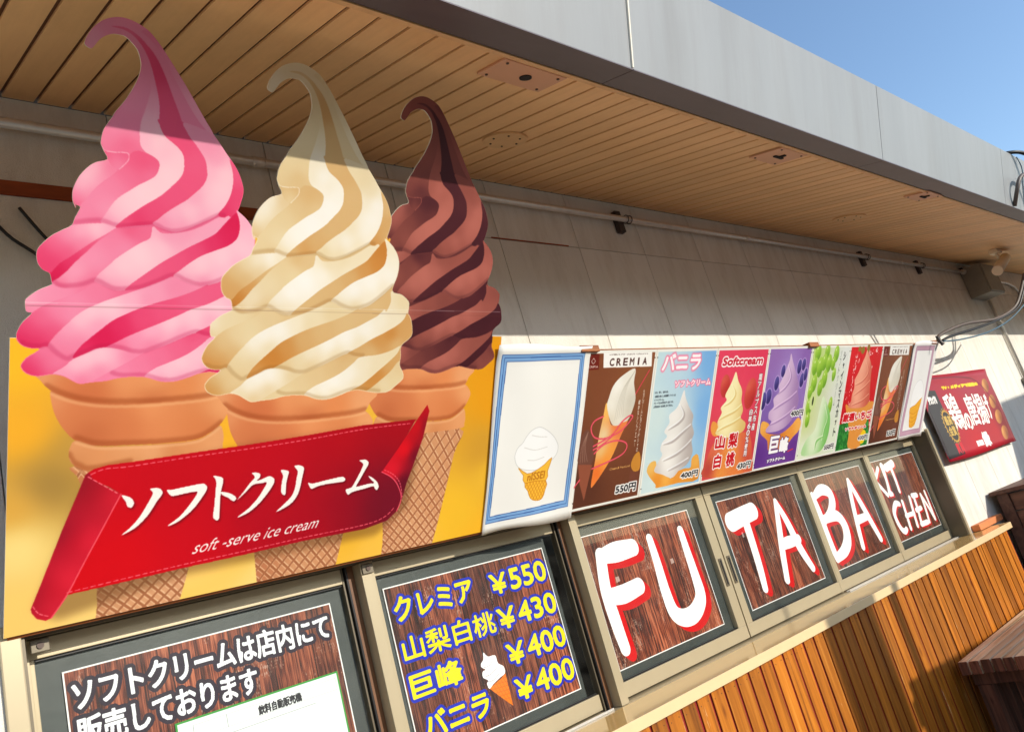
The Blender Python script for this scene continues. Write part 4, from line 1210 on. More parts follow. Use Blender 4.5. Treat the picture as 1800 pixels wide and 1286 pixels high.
# room behind the windows
bm = bmesh.new()
box(bm, OX0 - 0.1, OX1 + 0.1, 2.75, 2.80, 0.4, 2.4)
box(bm, OX0 - 0.1, OX1 + 0.1, 2.02, 2.75, 2.30, 2.35)
box(bm, OX0 - 0.1, OX1 + 0.1, 2.02, 2.75, 0.70, 0.75)
box(bm, OX0 - 0.15, OX0 - 0.1, 2.02, 2.80, 0.4, 2.4)
box(bm, OX1 + 0.1, OX1 + 0.15, 2.02, 2.80, 0.4, 2.4)
o = obj('interior_wall', bm, M_INT)
o['kind'] = 'structure'

# ---------------------------------------------------------------- soffit of narrow boards, sloping down outwards
SL = 0.305
SY0, SZ0 = 1.945, 2.856
SY1 = 1.094
def soz(y):
    return SZ0 + (y - SY0) * SL
soffit = empty('soffit')
soffit['kind'] = 'structure'
Lb = (SY0 - SY1) * math.hypot(1, SL)
bm = bmesh.new()
box(bm, -0.0355, 0.0355, -Lb / 2, Lb / 2, 0, 0.012, 0.0015)
me_b = bpy.data.meshes.new('board')
bm.to_mesh(me_b); bm.free()
me_b.materials.append(M_SOFFIT)
ang = math.atan(SL)
nb = 0
x = 1.6835 - 0.08 * 20
while x < 12.0:
    inst('board', me_b, (x, (SY0 + SY1) / 2, soz((SY0 + SY1) / 2)), soffit, (ang, 0, 0))
    x += 0.08
    nb += 1
bm = bmesh.new()
for (y0, y1, dz) in ((SY1 - 0.01, SY0 + 0.1, 0.007),):
    vs = [bm.verts.new(p) for p in ((-1, y0, soz(y0) + dz), (13, y0, soz(y0) + dz), (13, y1, soz(y1) + dz), (-1, y1, soz(y1) + dz))]
    bm.faces.new(vs)
obj('backing', bm, M_GROOVE, soffit, fix=False)
# light trim along the outer end of the boards
bm = bmesh.new()
box(bm, 0, 14, -0.006, 0.006, -0.004, 0.012)
obj('edge_trim', bm, M_SOFFIT, soffit, (-1, SY1 - 0.004, soz(SY1) - 0.002))

# ---------------------------------------------------------------- fascia: face panels, underside strips, roof
roof = empty('roof_edge')
roof['kind'] = 'structure'
FY0, FZ0, FY1, FZ1 = 0.9773, 2.5599, 0.887, 2.861
def prism(name, prof, x0, x1, mat, parent, smooth=False):
    bm = bmesh.new()
    a = [bm.verts.new((x0, y, z)) for y, z in prof]
    b = [bm.verts.new((x1, y, z)) for y, z in prof]
    n = len(prof)
    for i in range(n):
        bm.faces.new((a[i], a[(i + 1) % n], b[(i + 1) % n], b[i]))
    bm.faces.new(a[::-1]); bm.faces.new(b)
    return obj(name, bm, mat, parent)
jx = [1.722 + 1.637 * k for k in range(-2, 8)]
for a, b in zip(jx, jx[1:]):
    prism('fascia_panel', [(FY0, FZ0 + 0.004), (FY1, FZ1), (FY1 + 0.02, FZ1 + 0.006), (FY0 + 0.022, FZ0 + 0.01)], a + 0.002, b - 0.002, M_FASCIA, roof)
    prism('drip_edge', [(FY0 - 0.003, FZ0), (FY0 - 0.003, FZ0 + 0.004), (SY1 - 0.012, soz(SY1) + 0.006), (SY1 - 0.012, soz(SY1) - 0.003)], a + 0.0015, b - 0.0015, M_DRIP, roof)
prism('fascia_core', [(FY0 + 0.03, FZ0 + 0.02), (FY1 + 0.03, FZ1), (FY1 + 0.06, FZ1), (FY0 + 0.06, FZ0 + 0.03)], -2, 13.5, M_DRIP, roof)
prism('roof_sheet', [(FY1 + 0.03, FZ1 + 0.004), (FY1 + 0.03, FZ1 + 0.007), (4.2, FZ1 + 1.02), (4.2, FZ1 + 1.0)], -2, 13.5, M_ROOF, roof)
prism('cap_joint', [(FY0 - 0.006, FZ0 + 0.006), (FY1 - 0.006, FZ1), (FY1, FZ1), (FY0, FZ0 + 0.006)], 1.7185, 1.7235, M_WHITE, roof)

# cover plates on the soffit
def plate(x, y, w, h, kind, label):
    e = empty('cover_plate', (x, y, soz(y) - 0.004))
    e.rotation_euler = (ang, 0, 0)
    tag(e, label, 'cover plate')
    bm = bmesh.new()
    if kind == 'round':
        bmesh.ops.create_cone(bm, cap_ends=True, segments=40, radius1=w / 2, radius2=w / 2, depth=0.006)
    else:
        box(bm, -w / 2, w / 2, -h / 2, h / 2, -0.003, 0.003, 0.001)
    obj('plate', bm, M_SOFFIT if kind == 'round' else M_PLATE, e)
    if kind == 'hole':
        bm = bmesh.new()
        bmesh.ops.create_cone(bm, cap_ends=True, segments=24, radius1=0.017, radius2=0.017, depth=0.004)
        obj('cable_hole', bm, M_HOLE, e, (0.01, 0.0, -0.0035))
    if kind == 'tee':
        bm = bmesh.new()
        box(bm, -0.03, 0.03, -0.006, 0.006, -0.008, -0.003); box(bm, -0.006, 0.006, -0.03, 0.0, -0.008, -0.0032)
        obj('bracket', bm, M_HOLE, e)
    if kind != 'round':
        for sx in (-1, 1):
            for sy in (-1, 1):
                bm = bmesh.new()
                bmesh.ops.create_cone(bm, cap_ends=True, segments=10, radius1=0.004, radius2=0.004, depth=0.003)
                obj('screw', bm, M_SCREW, e, (sx * (w / 2 - 0.02), sy * (h / 2 - 0.015), -0.004))
    else:
        for k in range(6):
            bm = bmesh.new()
            bmesh.ops.create_cone(bm, cap_ends=True, segments=10, radius1=0.0035, radius2=0.0035, depth=0.003)
            obj('screw', bm, M_SCREW, e, (w * 0.34 * math.cos(k * 1.05), w * 0.34 * math.sin(k * 1.05), -0.004))
    return e
plate(1.484, 1.152, 0.225, 0.112, 'hole', 'pinkish square cover plate with a cable hole, above the dark brown ice cream cone')
plate(2.86, 1.165, 0.19, 0.14, 'tee', 'square cover plate with a small black bracket, middle of the soffit')
plate(4.23, 1.13, 0.18, 0.12, 'tee', 'small far cover plate on the soffit, nearest the spotlight')
plate(1.80, 1.55, 0.15, 0.15, 'round', 'round perforated cover plate on the soffit, just right of the brown ice cream')
plate(4.38, 1.55, 0.17, 0.17, 'round', 'round cover plate on the soffit with a dark open joint beside it')

# spotlight hanging from the soffit
sp = empty('spotlight', (6.86, 1.54, soz(1.54)))
tag(sp, 'small cream cylinder spotlight hanging from the far end of the soffit', 'spotlight')
bm = bmesh.new(); box(bm, -0.06, 0.06, -0.03, 0.03, -0.035, -0.003, 0.004); obj('mount', bm, M_LAMP, sp)
bm = bmesh.new(); tube(bm, [(0.01, 0, -0.034), (0.02, 0, -0.075)], 0.01); obj('swivel', bm, M_LAMP, sp)
bm = bmesh.new(); tube(bm, [(0.2, 0, -0.055), (-0.17, 0, -0.19)], 0.038, 24); obj('lamp_body', bm, M_LAMP, sp)

# ---------------------------------------------------------------- conduit along the top of the wall
pipe = empty('conduit', (0, 0, 0))
tag(pipe, 'long galvanised conduit pipe clamped along the top of the wall', 'pipe')
bm = bmesh.new(); tube(bm, [(-1, 1.915, 2.758), (7.42, 1.915, 2.755)], 0.0135, 14); obj('pipe', bm, M_GALV, pipe)
for x in (-0.2, 2.83, 5.385, 6.37, 7.36):
    bm = bmesh.new(); box(bm, -0.02, 0.02, -0.012, 0.012, -0.06, 0.045, 0.002)
    c_ = obj('clamp', bm, M_DARK, pipe, (x, 1.936, 2.757))
    bm = bmesh.new()
    for dx in (0.03, 0.055):
        tube(bm, [(dx, -0.021 + 0.018 * math.cos(a * 0.5236), 0.019 * math.sin(a * 0.5236)) for a in range(13)], 0.0022, 6, False)
    obj('hose_clip', bm, M_CABLE, c_)
for x in (3.9, 1.1, 6.0):
    bm = bmesh.new(); tube(bm, [(-0.02, 0, 0), (0.02, 0, 0)], 0.0165, 14); obj('coupling', bm, M_GALV, pipe, (x, 1.915, 2.7567))

jb = empty('junction_box', (7.5, 1.88, 2.63))
tag(jb, 'grey metal junction box high on the wall at the end of the conduit', 'junction box')
bm = bmesh.new(); box(bm, -0.17, 0.2, -0.09, 0.068, -0.11, 0.15, 0.006); obj('body', bm, M_BOX, jb)
bm = bmesh.new(); box(bm, -0.16, 0.19, -0.1, -0.0905, -0.1, 0.14, 0.003); obj('cover', bm, M_BOX, jb)
bm = bmesh.new(); tube(bm, [(-0.17, 0.035, 0.127), (-0.2, 0.035, 0.127)], 0.022, 12); obj('gland', bm, M_GALV, jb)
cd = empty('downpipe_conduit', (7.72, 1.93, 0))
tag(cd, 'thin galvanised conduit running down the wall below the junction box', 'pipe')
bm = bmesh.new(); tube(bm, [(0, 0, 2.52), (0.02, 0, 2.3), (0.02, 0, 1.8)], 0.014, 10); obj('pipe', bm, M_GALV, cd)
bm = bmesh.new(); box(bm, -0.05, 0.06, -0.06, 0.018, 1.62, 1.80, 0.008); obj('socket_box', bm, M_BOX, cd)
bm = bmesh.new(); box(bm, -0.01, 0.05, -0.02, 0.018, 2.29, 2.31); obj('strap', bm, M_GALV, cd)
c2 = empty('bent_conduit', (8.3, 1.93, 2.74))
tag(c2, 'short bent conduit on the wall right of the junction box', 'pipe')
bm = bmesh.new(); tube(bm, [(-0.55, 0, -0.02), (0.2, 0, -0.02), (0.38, 0, -0.05), (0.47, 0, -0.14), (0.47, 0, -0.5)], 0.013, 10); obj('pipe', bm, M_GALV, c2)

# old primer band showing beside the big board, and two hairline cracks of cable behind it
o = bx('primer_band', -1.0, 1.18, WY - 0.006, WY - 0.001, 2.572, 2.612, M_RUST)
tag(o, 'rusty orange primer strip across the wall behind the pink ice cream', 'strip')
o = bx('primer_streak', 2.02, 2.45, WY - 0.003, WY - 0.001, 2.602, 2.607, M_RUST)
tag(o, 'thin rusty streak along the wall seam right of the brown ice cream', 'strip')
for P, lb in (([(0.36, 1.94, 2.56), (0.42, 1.938, 2.46), (0.49, 1.94, 2.40), (0.60, 1.94, 2.28)], 'dark cable drooping down the wall at the left edge, lower one'), ([(0.455, 1.94, 2.535), (0.50, 1.938, 2.46), (0.56, 1.94, 2.38), (0.63, 1.94, 2.26)], 'dark cable drooping down the wall at the left edge, upper one')):
    bm = bmesh.new(); tube(bm, spline(P, 5), 0.0042, 8)
    tag(obj('wall_cable', bm, M_CABLE), lb, 'cable')

# ---------------------------------------------------------------- window unit: frame, sashes, glass
SYF = 2.0556
FR = 2.047                                       # plane of the sashes
win = empty('serving_window')
tag(win, 'champagne aluminium frame of the long serving window with its recess', 'window')
P_ = lambda n, *a, **k: bx(n, *a, win, **k)
P_('head', OX0, OX1, 2.0, 2.07, 1.531, OZ1, M_ALU2)
P_('sill_track', OX0, OX1, 1.985, 2.07, 0.872, 0.8865, M_ALU)
P_('head_lining', OX0, OX1, WY + 0.004, 2.0, OZ1 - 0.006, OZ1, M_ALU2)
P_('jamb', OX1 - 0.006, OX1, WY - 0.004, 2.07, 0.887, OZ1 - 0.007, M_ALU2)
P_('jamb', OX0, OX0 + 0.006, WY - 0.004, 2.07, 0.887, OZ1 - 0.007, M_ALU2)
P_('outer_trim', OX1 + 0.0005, OX1 + 0.028, WY - 0.016, WY - 0.0005, 0.887, 1.56, M_ALU, bevel=0.003)
P_('outer_trim', OX1 + 0.0285, OX1 + 0.048, WY - 0.008, WY - 0.0005, 0.887, 1.56, M_ALU, bevel=0.002)
P_('outer_trim', OX0 - 0.04, OX0 - 0.0005, WY - 0.012, WY - 0.0005, 0.887, 1.56, M_ALU, bevel=0.003)
for x in (1.185, 2.031):
    P_('mullion', x, x + 0.034, 1.99, 2.062, 0.8875, 1.5305, M_ALU, bevel=0.0015)
    P_('mullion_bead', x + 0.0355, x + 0.046, 1.998, 2.062, 0.8875, 1.5305, M_ALU, bevel=0.001)
    P_('channel', x - 0.022, x - 0.001, 2.03, 2.062, 0.8875, 1.5305, M_CHAN)
    P_('track_rail', x - 0.028, x - 0.0225, 2.026, 2.062, 0.8875, 1.5305, M_TRACK)
    P_('track_rail', x - 0.036, x - 0.030, 2.036, 2.062, 0.8875, 1.5305, M_ALU2)
P_('mullion', OX0 + 0.0065, OX0 + 0.024, 2.02, 2.062, 0.8875, 1.5305, M_ALU)
P_('track_rail', 3.76, 5.262, 2.0, 2.006, 0.8868, 0.893, M_GALV)
P_('track_rail', 3.76, 5.262, 2.014, 2.020, 0.8868, 0.893, M_GALV)
P_('track_rail', 0.42, 2.0, 2.0, 2.006, 0.8868, 0.893, M_GALV)

def sash(name, gx0, gx1, lx, rx_, lab, y=FR, rail=M_ALU):
    """gx: glass edges; lx, rx_: outer edges of the stiles"""
    e = empty('sliding_window', (gx0, y, 0.89))
    tag(e, lab, 'window')
    zb, zt = 0.943, 1.488
    z0, z1 = 0.8935, 1.5295
    def b(n, x0, x1, z0_, z1_, m, dy0=-0.012, dy1=0.014, bev=0.0015):
        return bx(n, x0, x1, y + dy0, y + dy1, z0_, z1_, m, e, bevel=bev)
    b('top_rail', lx, rx_, zt, z1, rail)
    b('bottom_rail', lx, rx_, z0, zb, rail)
    b('glazing_bead', gx0, gx1, zb + 0.0005, zb + 0.005, M_TRACK, -0.004, 0.004, 0)
    b('glazing_bead', gx0, gx1, zt - 0.005, zt - 0.0005, M_TRACK, -0.004, 0.004, 0)
    if gx0 - lx > 0.004:
        b('stile', lx, gx0, zb + 0.0003, zt - 0.0003, rail)
    if rx_ - gx1 > 0.004:
        b('stile', gx1, rx_, zb + 0.0003, zt - 0.0003, rail)
    b('glass', gx0, gx1, zb, zt, M_GLASS, -0.0015, 0.0015, 0)
    return e
W1 = sash('a', 0.396, 1.148, 0.386, 1.148, 'window sash behind the wooden notice sign, leftmost in the row')
W2 = sash('b', 1.240, 1.985, 1.2325, 1.985, 'window sash with the yellow lettered menu sign behind it')
W3 = sash('c', 2.087, 2.853, 2.0785, 2.909, 'window sash with the FU sign, handle on its right stile')
W4 = sash('d', 2.962, 3.742, 2.917, 3.752, 'window sash with the TA sign, handle on its left stile')
W5 = sash('e', 3.794, 4.505, 3.766, 4.515, 'window sash with the BA sign')
W6 = sash('f', 4.567, 5.246, 4.52, 5.262, 'window sash with the KITCHEN sign, at the right end of the row')
bx('stile', 3.753, 3.7655, FR - 0.0125, FR + 0.012, 0.89, 1.5295, M_ALU, W4, 0.0015)
pass
M_FILM = plain('dark_film', (52, 58, 54), 0.45, var=0.12, scale=(8, 8, 8), bump=0.5, bscale=18)
for e, a, b in ((W1, .397, 1.147), (W2, 1.241, 1.95), (W3, 2.088, 2.852), (W4, 2.963, 3.741), (W5, 3.795, 4.504), (W6, 4.568, 5.245)):
    bx('backing_film', a, b, SYF, SYF + 0.001, 0.9435, 1.4875, M_FILM, e)
for e, x in ((W3, 2.877), (W4, 2.94)):
    h = bx('handle', x - 0.011, x + 0.011, FR - 0.0155, FR - 0.0125, 1.11, 1.225, M_ALU2, e, 0.001)
    bm = bmesh.new(); box(bm, -0.004, 0.004, -0.001, 0.0015, -0.05, 0.05); obj('finger_slot', bm, M_HOLE, h, (0, -0.002, 0))
for e, x in ((W1, 0.402), (W2, 1.2075)):
    b_ = bx('latch_cover', x - 0.02, x + 0.016, 1.984, 1.9895, 1.497, 1.525, M_ALU2, e, 0.002)
    bm = bmesh.new(); bmesh.ops.create_cone(bm, cap_ends=True, segments=14, radius1=0.007, radius2=0.007, depth=0.004)
    for v in bm.verts:
        v.co = Vector((v.co.x, v.co.z, v.co.y))
    obj('screw', bm, M_SCREW, b_, (0, -0.004, 0))

def sheet_plane(name, s0, t0, s1, t1, y, mat, thick=0.003):
    """upright print in the window plane; mm in, UVs over the whole face"""
    w, h = (s1 - s0) / 1000, (t1 - t0) / 1000
    bm = bmesh.new()
    fs = box(bm, -w / 2, w / 2, 0, thick, -h / 2, h / 2)
    uv = bm.loops.layers.uv.new('UVMap')
    for f in bm.faces:
        for l in f.loops:
            l[uv].uv = (l.vert.co.x / w + 0.5, l.vert.co.z / h + 0.5)
    o = obj(name, bm, mat, None, ((s0 + s1) / 2000, y, (t0 + t1) / 2000))
    return o
SY = FR + 0.0045
for sh, lab, cat in ((S_NOTE, 'wood-print notice sign with white Japanese lettering in the leftmost window', 'sign'),
        (S_MENU, 'wood-print price menu sign with yellow lettering and a small cone', 'sign'),
        (S_FU, 'wood-print sign with the big white letters FU', 'sign'), (S_TA, 'wood-print sign with the big white letters TA', 'sign'),
        (S_BA, 'wood-print sign with the big white letters BA', 'sign'), (S_KIT, 'wood-print sign with the small white letters KITCHEN', 'sign')):
    o = sheet_plane('window_sign', sh.s0, sh.t0, sh.s0 + sh.W / sh.res, sh.t0 + sh.H / sh.res, SY, sh.material('sign_print', 0.4, 0.95))
    tag(o, lab, cat)
o = sheet_plane('paper_sheet', 661, 950, 1086, 1273, SY - 0.0016, S_SHEET.material('paper_print', 0.5, 0.86), 0.0012)
tag(o, 'white paper sheet with green border over the leftmost notice sign', 'paper')

# ---------------------------------------------------------------- counter with vertical slat cladding
ctr = empty('serving_counter')
tag(ctr, 'cream metal serving counter clad in orange wooden slats', 'counter')
CZ = 0.8865
bm = bmesh.new()
box(bm, -1.0, 5.525, 1.789, 1.984, CZ - 0.012, CZ, 0.0)
obj('top', bm, M_COUNTER, ctr)
bx('top_back', OX1 + 0.05, 5.525, 1.9845, WY - 0.001, CZ - 0.012, CZ, M_COUNTER, ctr)
bx('front_edge', -1.0, 5.527, 1.783, 1.7885, 0.853, CZ + 0.0015, M_CEDGE, ctr, 0.0015)
bx('end_edge', 5.5275, 5.533, 1.783, WY - 0.001, 0.853, CZ + 0.0015, M_CEDGE, ctr, 0.0015)
bx('slat_backing', -1.0, 5.49, 1.8092, 1.84, 0.02, 0.852, M_SLATB, ctr)
bx('counter_body', -1.0, 5.48, 1.841, 1.946, 0.0, 0.87, M_WALLB, ctr)
me_s = []
for v in range(4):
    bm = bmesh.new()
    box(bm, -0.0338, 0.0338, -0.009, -0.005, -0.4, 0.4, 0.0012)
    m_ = bpy.data.meshes.new('slat'); bm.to_mesh(m_); bm.free(); m_.materials.append(M_SLAT); me_s.append(m_)
x = 2.255 + 0.0403 - 0.0805 * 16
i = 0
while x < 5.5:
    s_ = inst('slat', me_s[i % 4], (x + random.uniform(-.0008, .0008), 1.813 + random.uniform(-.0012, .0012), 0.452), ctr)
    if x > 1.9:
        bm = bmesh.new()
        for (a, b) in ((-0.022, 0.372), (0.02, 0.377)):
            box(bm, a - 0.0017, a + 0.0017, -0.0096, -0.0088, b - 0.0017, b + 0.0017)
        obj('nail', bm, M_SCREW, s_)['kind'] = 'stuff'
    x += 0.0805
    i += 1

# ---------------------------------------------------------------- the leaning sign boards
BU = -0.615
BL = math.hypot(1, BU)
BO = Vector((0, 1.9264, 1.5358))
BT = Vector((0, BU, 1)).normalized()
BN = Vector((0, -1, BU)).normalized()
def bp(s, t, off=0.0):
    return Vector((s / 1000, 0, 0)) + BO + BT * (t / 1000) + BN * off

def cross_pt(p, q, a, b):
    d = (q[0] - p[0]) * (b[1] - a[1]) - (q[1] - p[1]) * (b[0] - a[0])
    if abs(d) < 1e-9:
        return None
    t = ((a[0] - p[0]) * (b[1] - a[1]) - (a[1] - p[1]) * (b[0] - a[0])) / d
    u = ((a[0] - p[0]) * (q[1] - p[1]) - (a[1] - p[1]) * (q[0] - p[0])) / d
    return (t, u) if 0 <= t < 1 and 0 <= u < 1 else None
def follow(chain, start, B):
    """walk along chain from index start until it crosses polyline B; return path and index on B"""
    out = []
    for i in range(start, len(chain) - 1):
        hit = None
        for j in range(len(B) - 1):
            r = cross_pt(chain[i], chain[i + 1], B[j], B[j + 1])
            if r and (hit is None or r[0] < hit[0]):
                hit = (r[0], j)
        out.append(chain[i])
        if hit:
            t = hit[0]
            out.append((chain[i][0] + (chain[i + 1][0] - chain[i][0]) * t, chain[i][1] + (chain[i + 1][1] - chain[i][1]) * t))
            return out, hit[1] + 1
    return out, None
sil = pts(SIL)
sil = [tuple(p) for p in spline(sil[-4:] + sil[:-4], 3)]
Pp, Pv, Pc = aff(M_PINK, sil), aff(IDENT, sil), aff(M_CHOC, sil)
TOP = 606.0
BL0, BR0 = 334.0, 1590.0
# pink leaves the rectangle where its left outline crosses the top line
i0 = next(i for i in range(len(Pp) - 1) if Pp[i][1] < TOP <= Pp[i + 1][1])
path = [(327, 0), (BL0, TOP)]
a, j = follow(Pp, i0 + 1, Pv)
path += a
a, j = follow(Pv, j, Pc)
path += a
k = j
while k < len(Pc) and not (Pc[k][1] < TOP and k > len(Pc) * 0.5):
    path.append(Pc[k]); k += 1
f = (TOP - Pc[k][1]) / (Pc[k - 1][1] - Pc[k][1])
path.append((Pc[k][0] + (Pc[k - 1][0] - Pc[k][0]) * f, TOP))
path += [(BR0, TOP), (1617, 0)]
clean = []
for p in path:
    if not clean or math.hypot(p[0] - clean[-1][0], p[1] - clean[-1][1]) > 1.0:
        clean.append(p)
def plate_mesh(name, outline, mats, sheet, thick, off):
    bm = bmesh.new()
    uv = bm.loops.layers.uv.new('UVMap')
    fr = [bm.verts.new(bp(s, t, off)) for s, t in outline]
    bk = [bm.verts.new(bp(s, t, off - thick)) for s, t in outline]
    tris = geometry.tessellate_polygon([[Vector((s, t, 0)) for s, t in outline]])
    for tr in tris:
        try:
            f = bm.faces.new([fr[i] for i in tr])
        except ValueError:
            continue
        f.normal_update()
        if f.normal.dot(BN) < 0:
            f.normal_flip()
        g = bm.faces.new([bk[i] for i in tr]); g.material_index = 1
        g.normal_update()
        if g.normal.dot(BN) > 0:
            g.normal_flip()
        for l in f.loops:
            i = fr.index(l.vert)
            s, t = outline[i]
            l[uv].uv = ((s - sheet.s0) / (sheet.W / sheet.res), (t - sheet.t0) / (sheet.H / sheet.res))
    n = len(outline)
    for i in range(n):
        f = bm.faces.new((fr[i], fr[(i + 1) % n], bk[(i + 1) % n], bk[i]))
        f.material_index = 1
    return obj(name, bm, mats, fix=False)
o = plate_mesh('soft_serve_signboard', clean, [board.material('board_print', 0.45, 0.86, 0.0), M_WHITE], board, 0.004, 0.0)
tag(o, 'large cut-out signboard with pink, vanilla and chocolate soft-serve cones', 'signboard')

pb = empty('poster_backing_board')
tag(pb, 'long brown timber board behind the leaning signboard and posters, propped on blocks', 'board')
def bbox_(name, s0, s1, t0, t1, o0, o1, mat, parent, bev=0):
    bm = bmesh.new()
    vs = [bm.verts.new(bp(s, t, o_)) for s in (s0, s1) for t in (t0, t1) for o_ in (o0, o1)]
    for q in ((0, 1, 3, 2), (4, 6, 7, 5), (0, 4, 5, 1), (2, 3, 7, 6), (0, 2, 6, 4), (1, 5, 7, 3)):
        bm.faces.new([vs[i] for i in q])
    return obj(name, bm, mat, parent)
bbox_('bottom_rail', 335, 5110, -9, 4, -0.038, -0.006, M_BACKB, pb)
bbox_('plywood', 345, 5104, 4.5, 552, -0.014, -0.006, M_BACKB, pb)
bbox_('end_board', 5105, 5126, -10, 560, -0.024, 0.001, M_EDGEW, pb)
for x in (1.985, 3.555, 5.07):
    b_ = bx('brace', x - 0.045, x + 0.045, 1.622, 1.949, 2.004, 2.026, M_BACKB, pb, 0.002)
bbox_('top_rail', 1625, 5104, 535, 556, -0.036, -0.0145, M_BACKB, pb)

def poster(name, sheet, off, label, thick=0.003, cat='poster'):
    s1, t1 = sheet.s0 + sheet.W / sheet.res, sheet.t0 + sheet.H / sheet.res
    o = plate_mesh(name, [(sheet.s0, sheet.t0), (s1, sheet.t0), (s1, t1), (sheet.s0, t1)], [sheet.material(name + '_print', 0.36, 0.88, 0.12, 0.12), M_WHITE], sheet, thick, off)
    tag(o, label, cat, 'framed ice cream posters above the windows')
    for (a, b) in ((sheet.s0 + 7, sheet.t0 + 30), (s1 - 7, t1 - 30), (sheet.s0 + 7, t1 - 30)):
        bm = bmesh.new()
        vs = [bm.verts.new(bp(a + 2.6 * math.cos(k), b + 2.6 * math.sin(k), off + 0.0012)) for k in (0, 1.05, 2.1, 3.15, 4.2, 5.25)]
        vb = [bm.verts.new(bp(a + 2.6 * math.cos(k), b + 2.6 * math.sin(k), off)) for k in (0, 1.05, 2.1, 3.15, 4.2, 5.25)]
        bm.faces.new(vs)
        for i in range(6):
            bm.faces.new((vs[i], vs[(i + 1) % 6], vb[(i + 1) % 6], vb[i]))
        q = obj('screw', bm, M_SCREW, o)
    return o
poster('ice_cream_poster', P_CREMIA, 0.002, 'brown CREMIA poster with long cone and red ribbon, beside the blue-framed white sheet')
poster('ice_cream_poster', P_VAN, 0.0018, 'pale blue vanilla soft cream poster priced 400')
poster('ice_cream_poster', P_PEACH, 0.002, 'pink red white-peach Softcream poster priced 430')
poster('ice_cream_poster', P_GRAPE, 0.0017, 'purple Kyoho grape soft cream poster priced 400')
poster('ice_cream_poster', P_MUSC, 0.002, 'green muscat grape soft cream poster priced 550')
poster('ice_cream_poster', P_STRAW, 0.0018, 'red and green strawberry soft cream poster priced 430')
poster('ice_cream_poster', P_CREMIA2, 0.002, 'small far brown CREMIA poster beside the purple-framed white sheet')

def wavy(name, sheet, off, amp, label, seed, top_roll=0.0, pfn=bp, nrm=None, n=(22, 26), cat='banner'):
    s1, t1 = sheet.s0 + sheet.W / sheet.res, sheet.t0 + sheet.H / sheet.res
    rr = random.Random(seed)
    ph = [rr.uniform(0, 6.28) for _ in range(6)]
    bm = bmesh.new()
    uv = bm.loops.layers.uv.new('UVMap')
    G = []
    for j in range(n[1] + 1):
        row = []
        for i in range(n[0] + 1):
            u, v = i / n[0], j / n[1]
            e = amp * (0.5 + 0.5 * math.sin(5 * u + ph[0] + 2 * v) * math.cos(6.3 * v + ph[1]) + 0.3 * math.sin(11 * u + ph[2] + 3 * v))
            e += amp * 1.3 * (max(0, 0.12 - v) / 0.12) ** 2 * (0.6 + 0.4 * math.sin(6 * u + ph[3]))
            e += amp * 1.5 * (max(0, v - 0.93) / 0.07)
            ds = 5 * math.sin(4 * v + ph[4]) * (1 if i == n[0] else -1 if i == 0 else 0)
            dt = 6 * math.sin(5 * u + ph[5]) * (1 if j in (0, n[1]) else 0)
            row.append(bm.verts.new(pfn(sheet.s0 + (s1 - sheet.s0) * u + ds, sheet.t0 + (t1 - sheet.t0) * v + dt, off + e)))
        G.append(row)
    for j in range(n[1]):
        for i in range(n[0]):
            f = bm.faces.new((G[j][i], G[j][i + 1], G[j + 1][i + 1], G[j + 1][i]))
            f.smooth = True
            for l, (a, b) in zip(f.loops, ((i, j), (i + 1, j), (i + 1, j + 1), (i, j + 1))):
                l[uv].uv = (a / n[0], b / n[1])
    o = obj(name, bm, [sheet.material(name + '_print', 0.45, 0.88)], fix=False)
    sd = o.modifiers.new('thickness', 'SOLIDIFY')
    sd.thickness = 0.0012
    sd.offset = -1
    tag(o, label, cat)
    return o
wavy('vinyl_sheet', P_BOY, 0.004, 0.0045, 'white vinyl sheet with blue frame and waffle cone, right of the big signboard', 3)
wavy('vinyl_sheet', P_GIRL, 0.004, 0.0045, 'white vinyl sheet with purple frame at the far right end of the posters', 5)

def wp(s, t, off):
    return Vector((s / 1000, 1.915 - off, t / 1000))
wavy('fabric_banner', S_FLAG, 0.004, 0.004, 'red fabric banner with fried chicken lettering and gold medal on the wall', 9, pfn=wp, n=(30, 14))

# ---------------------------------------------------------------- loose cables at the right end
def cable(P, r, mat, lab, name='cable'):
    bm = bmesh.new(); tube(bm, spline(P, 8), r, 8)
    tag(obj(name, bm, mat), lab, 'cable')
cable([(5.13, 1.60, 1.99), (5.14, 1.62, 2.035), (5.40, 1.66, 2.09), (5.75, 1.62, 2.14), (6.2, 1.56, 2.155), (6.50, 1.50, 2.22), (6.62, 1.45, 2.32), (6.72, 1.40, 2.45)], 0.011, M_CABLE2, 'thick grey cable sagging from the poster corner, upper one')
cable([(5.14, 1.60, 2.015), (5.45, 1.64, 2.06), (5.85, 1.60, 2.10), (6.25, 1.55, 2.15), (6.52, 1.49, 2.21), (6.66, 1.45, 2.31), (6.78, 1.40, 2.45)], 0.0085, M_CABLE, 'black cable sagging from the poster corner, lower one')
cable([(5.14, 1.60, 2.01), (5.55, 1.62, 2.03), (5.95, 1.57, 2.06), (6.3, 1.5, 2.13), (6.6, 1.42, 2.25), (6.8, 1.38, 2.33)], 0.005, M_BLUE, 'thin bluish wire hanging below the two thick cables')
cable([(5.05, 1.585, 1.98), (5.03, 1.583, 2.02), (5.06, 1.60, 2.04), (5.14, 1.61, 2.03)], 0.005, M_CABLE, 'short cable hooked over the purple-framed sheet')
cable([(5.14, 1.05, 2.90), (5.18, 0.90, 2.875), (5.27, 0.84, 2.85), (5.36, 0.83, 2.79), (5.44, 0.85, 2.68), (5.5, 0.87, 2.5)], 0.011, M_CABLE, 'black cable arching over the top edge of the fascia')
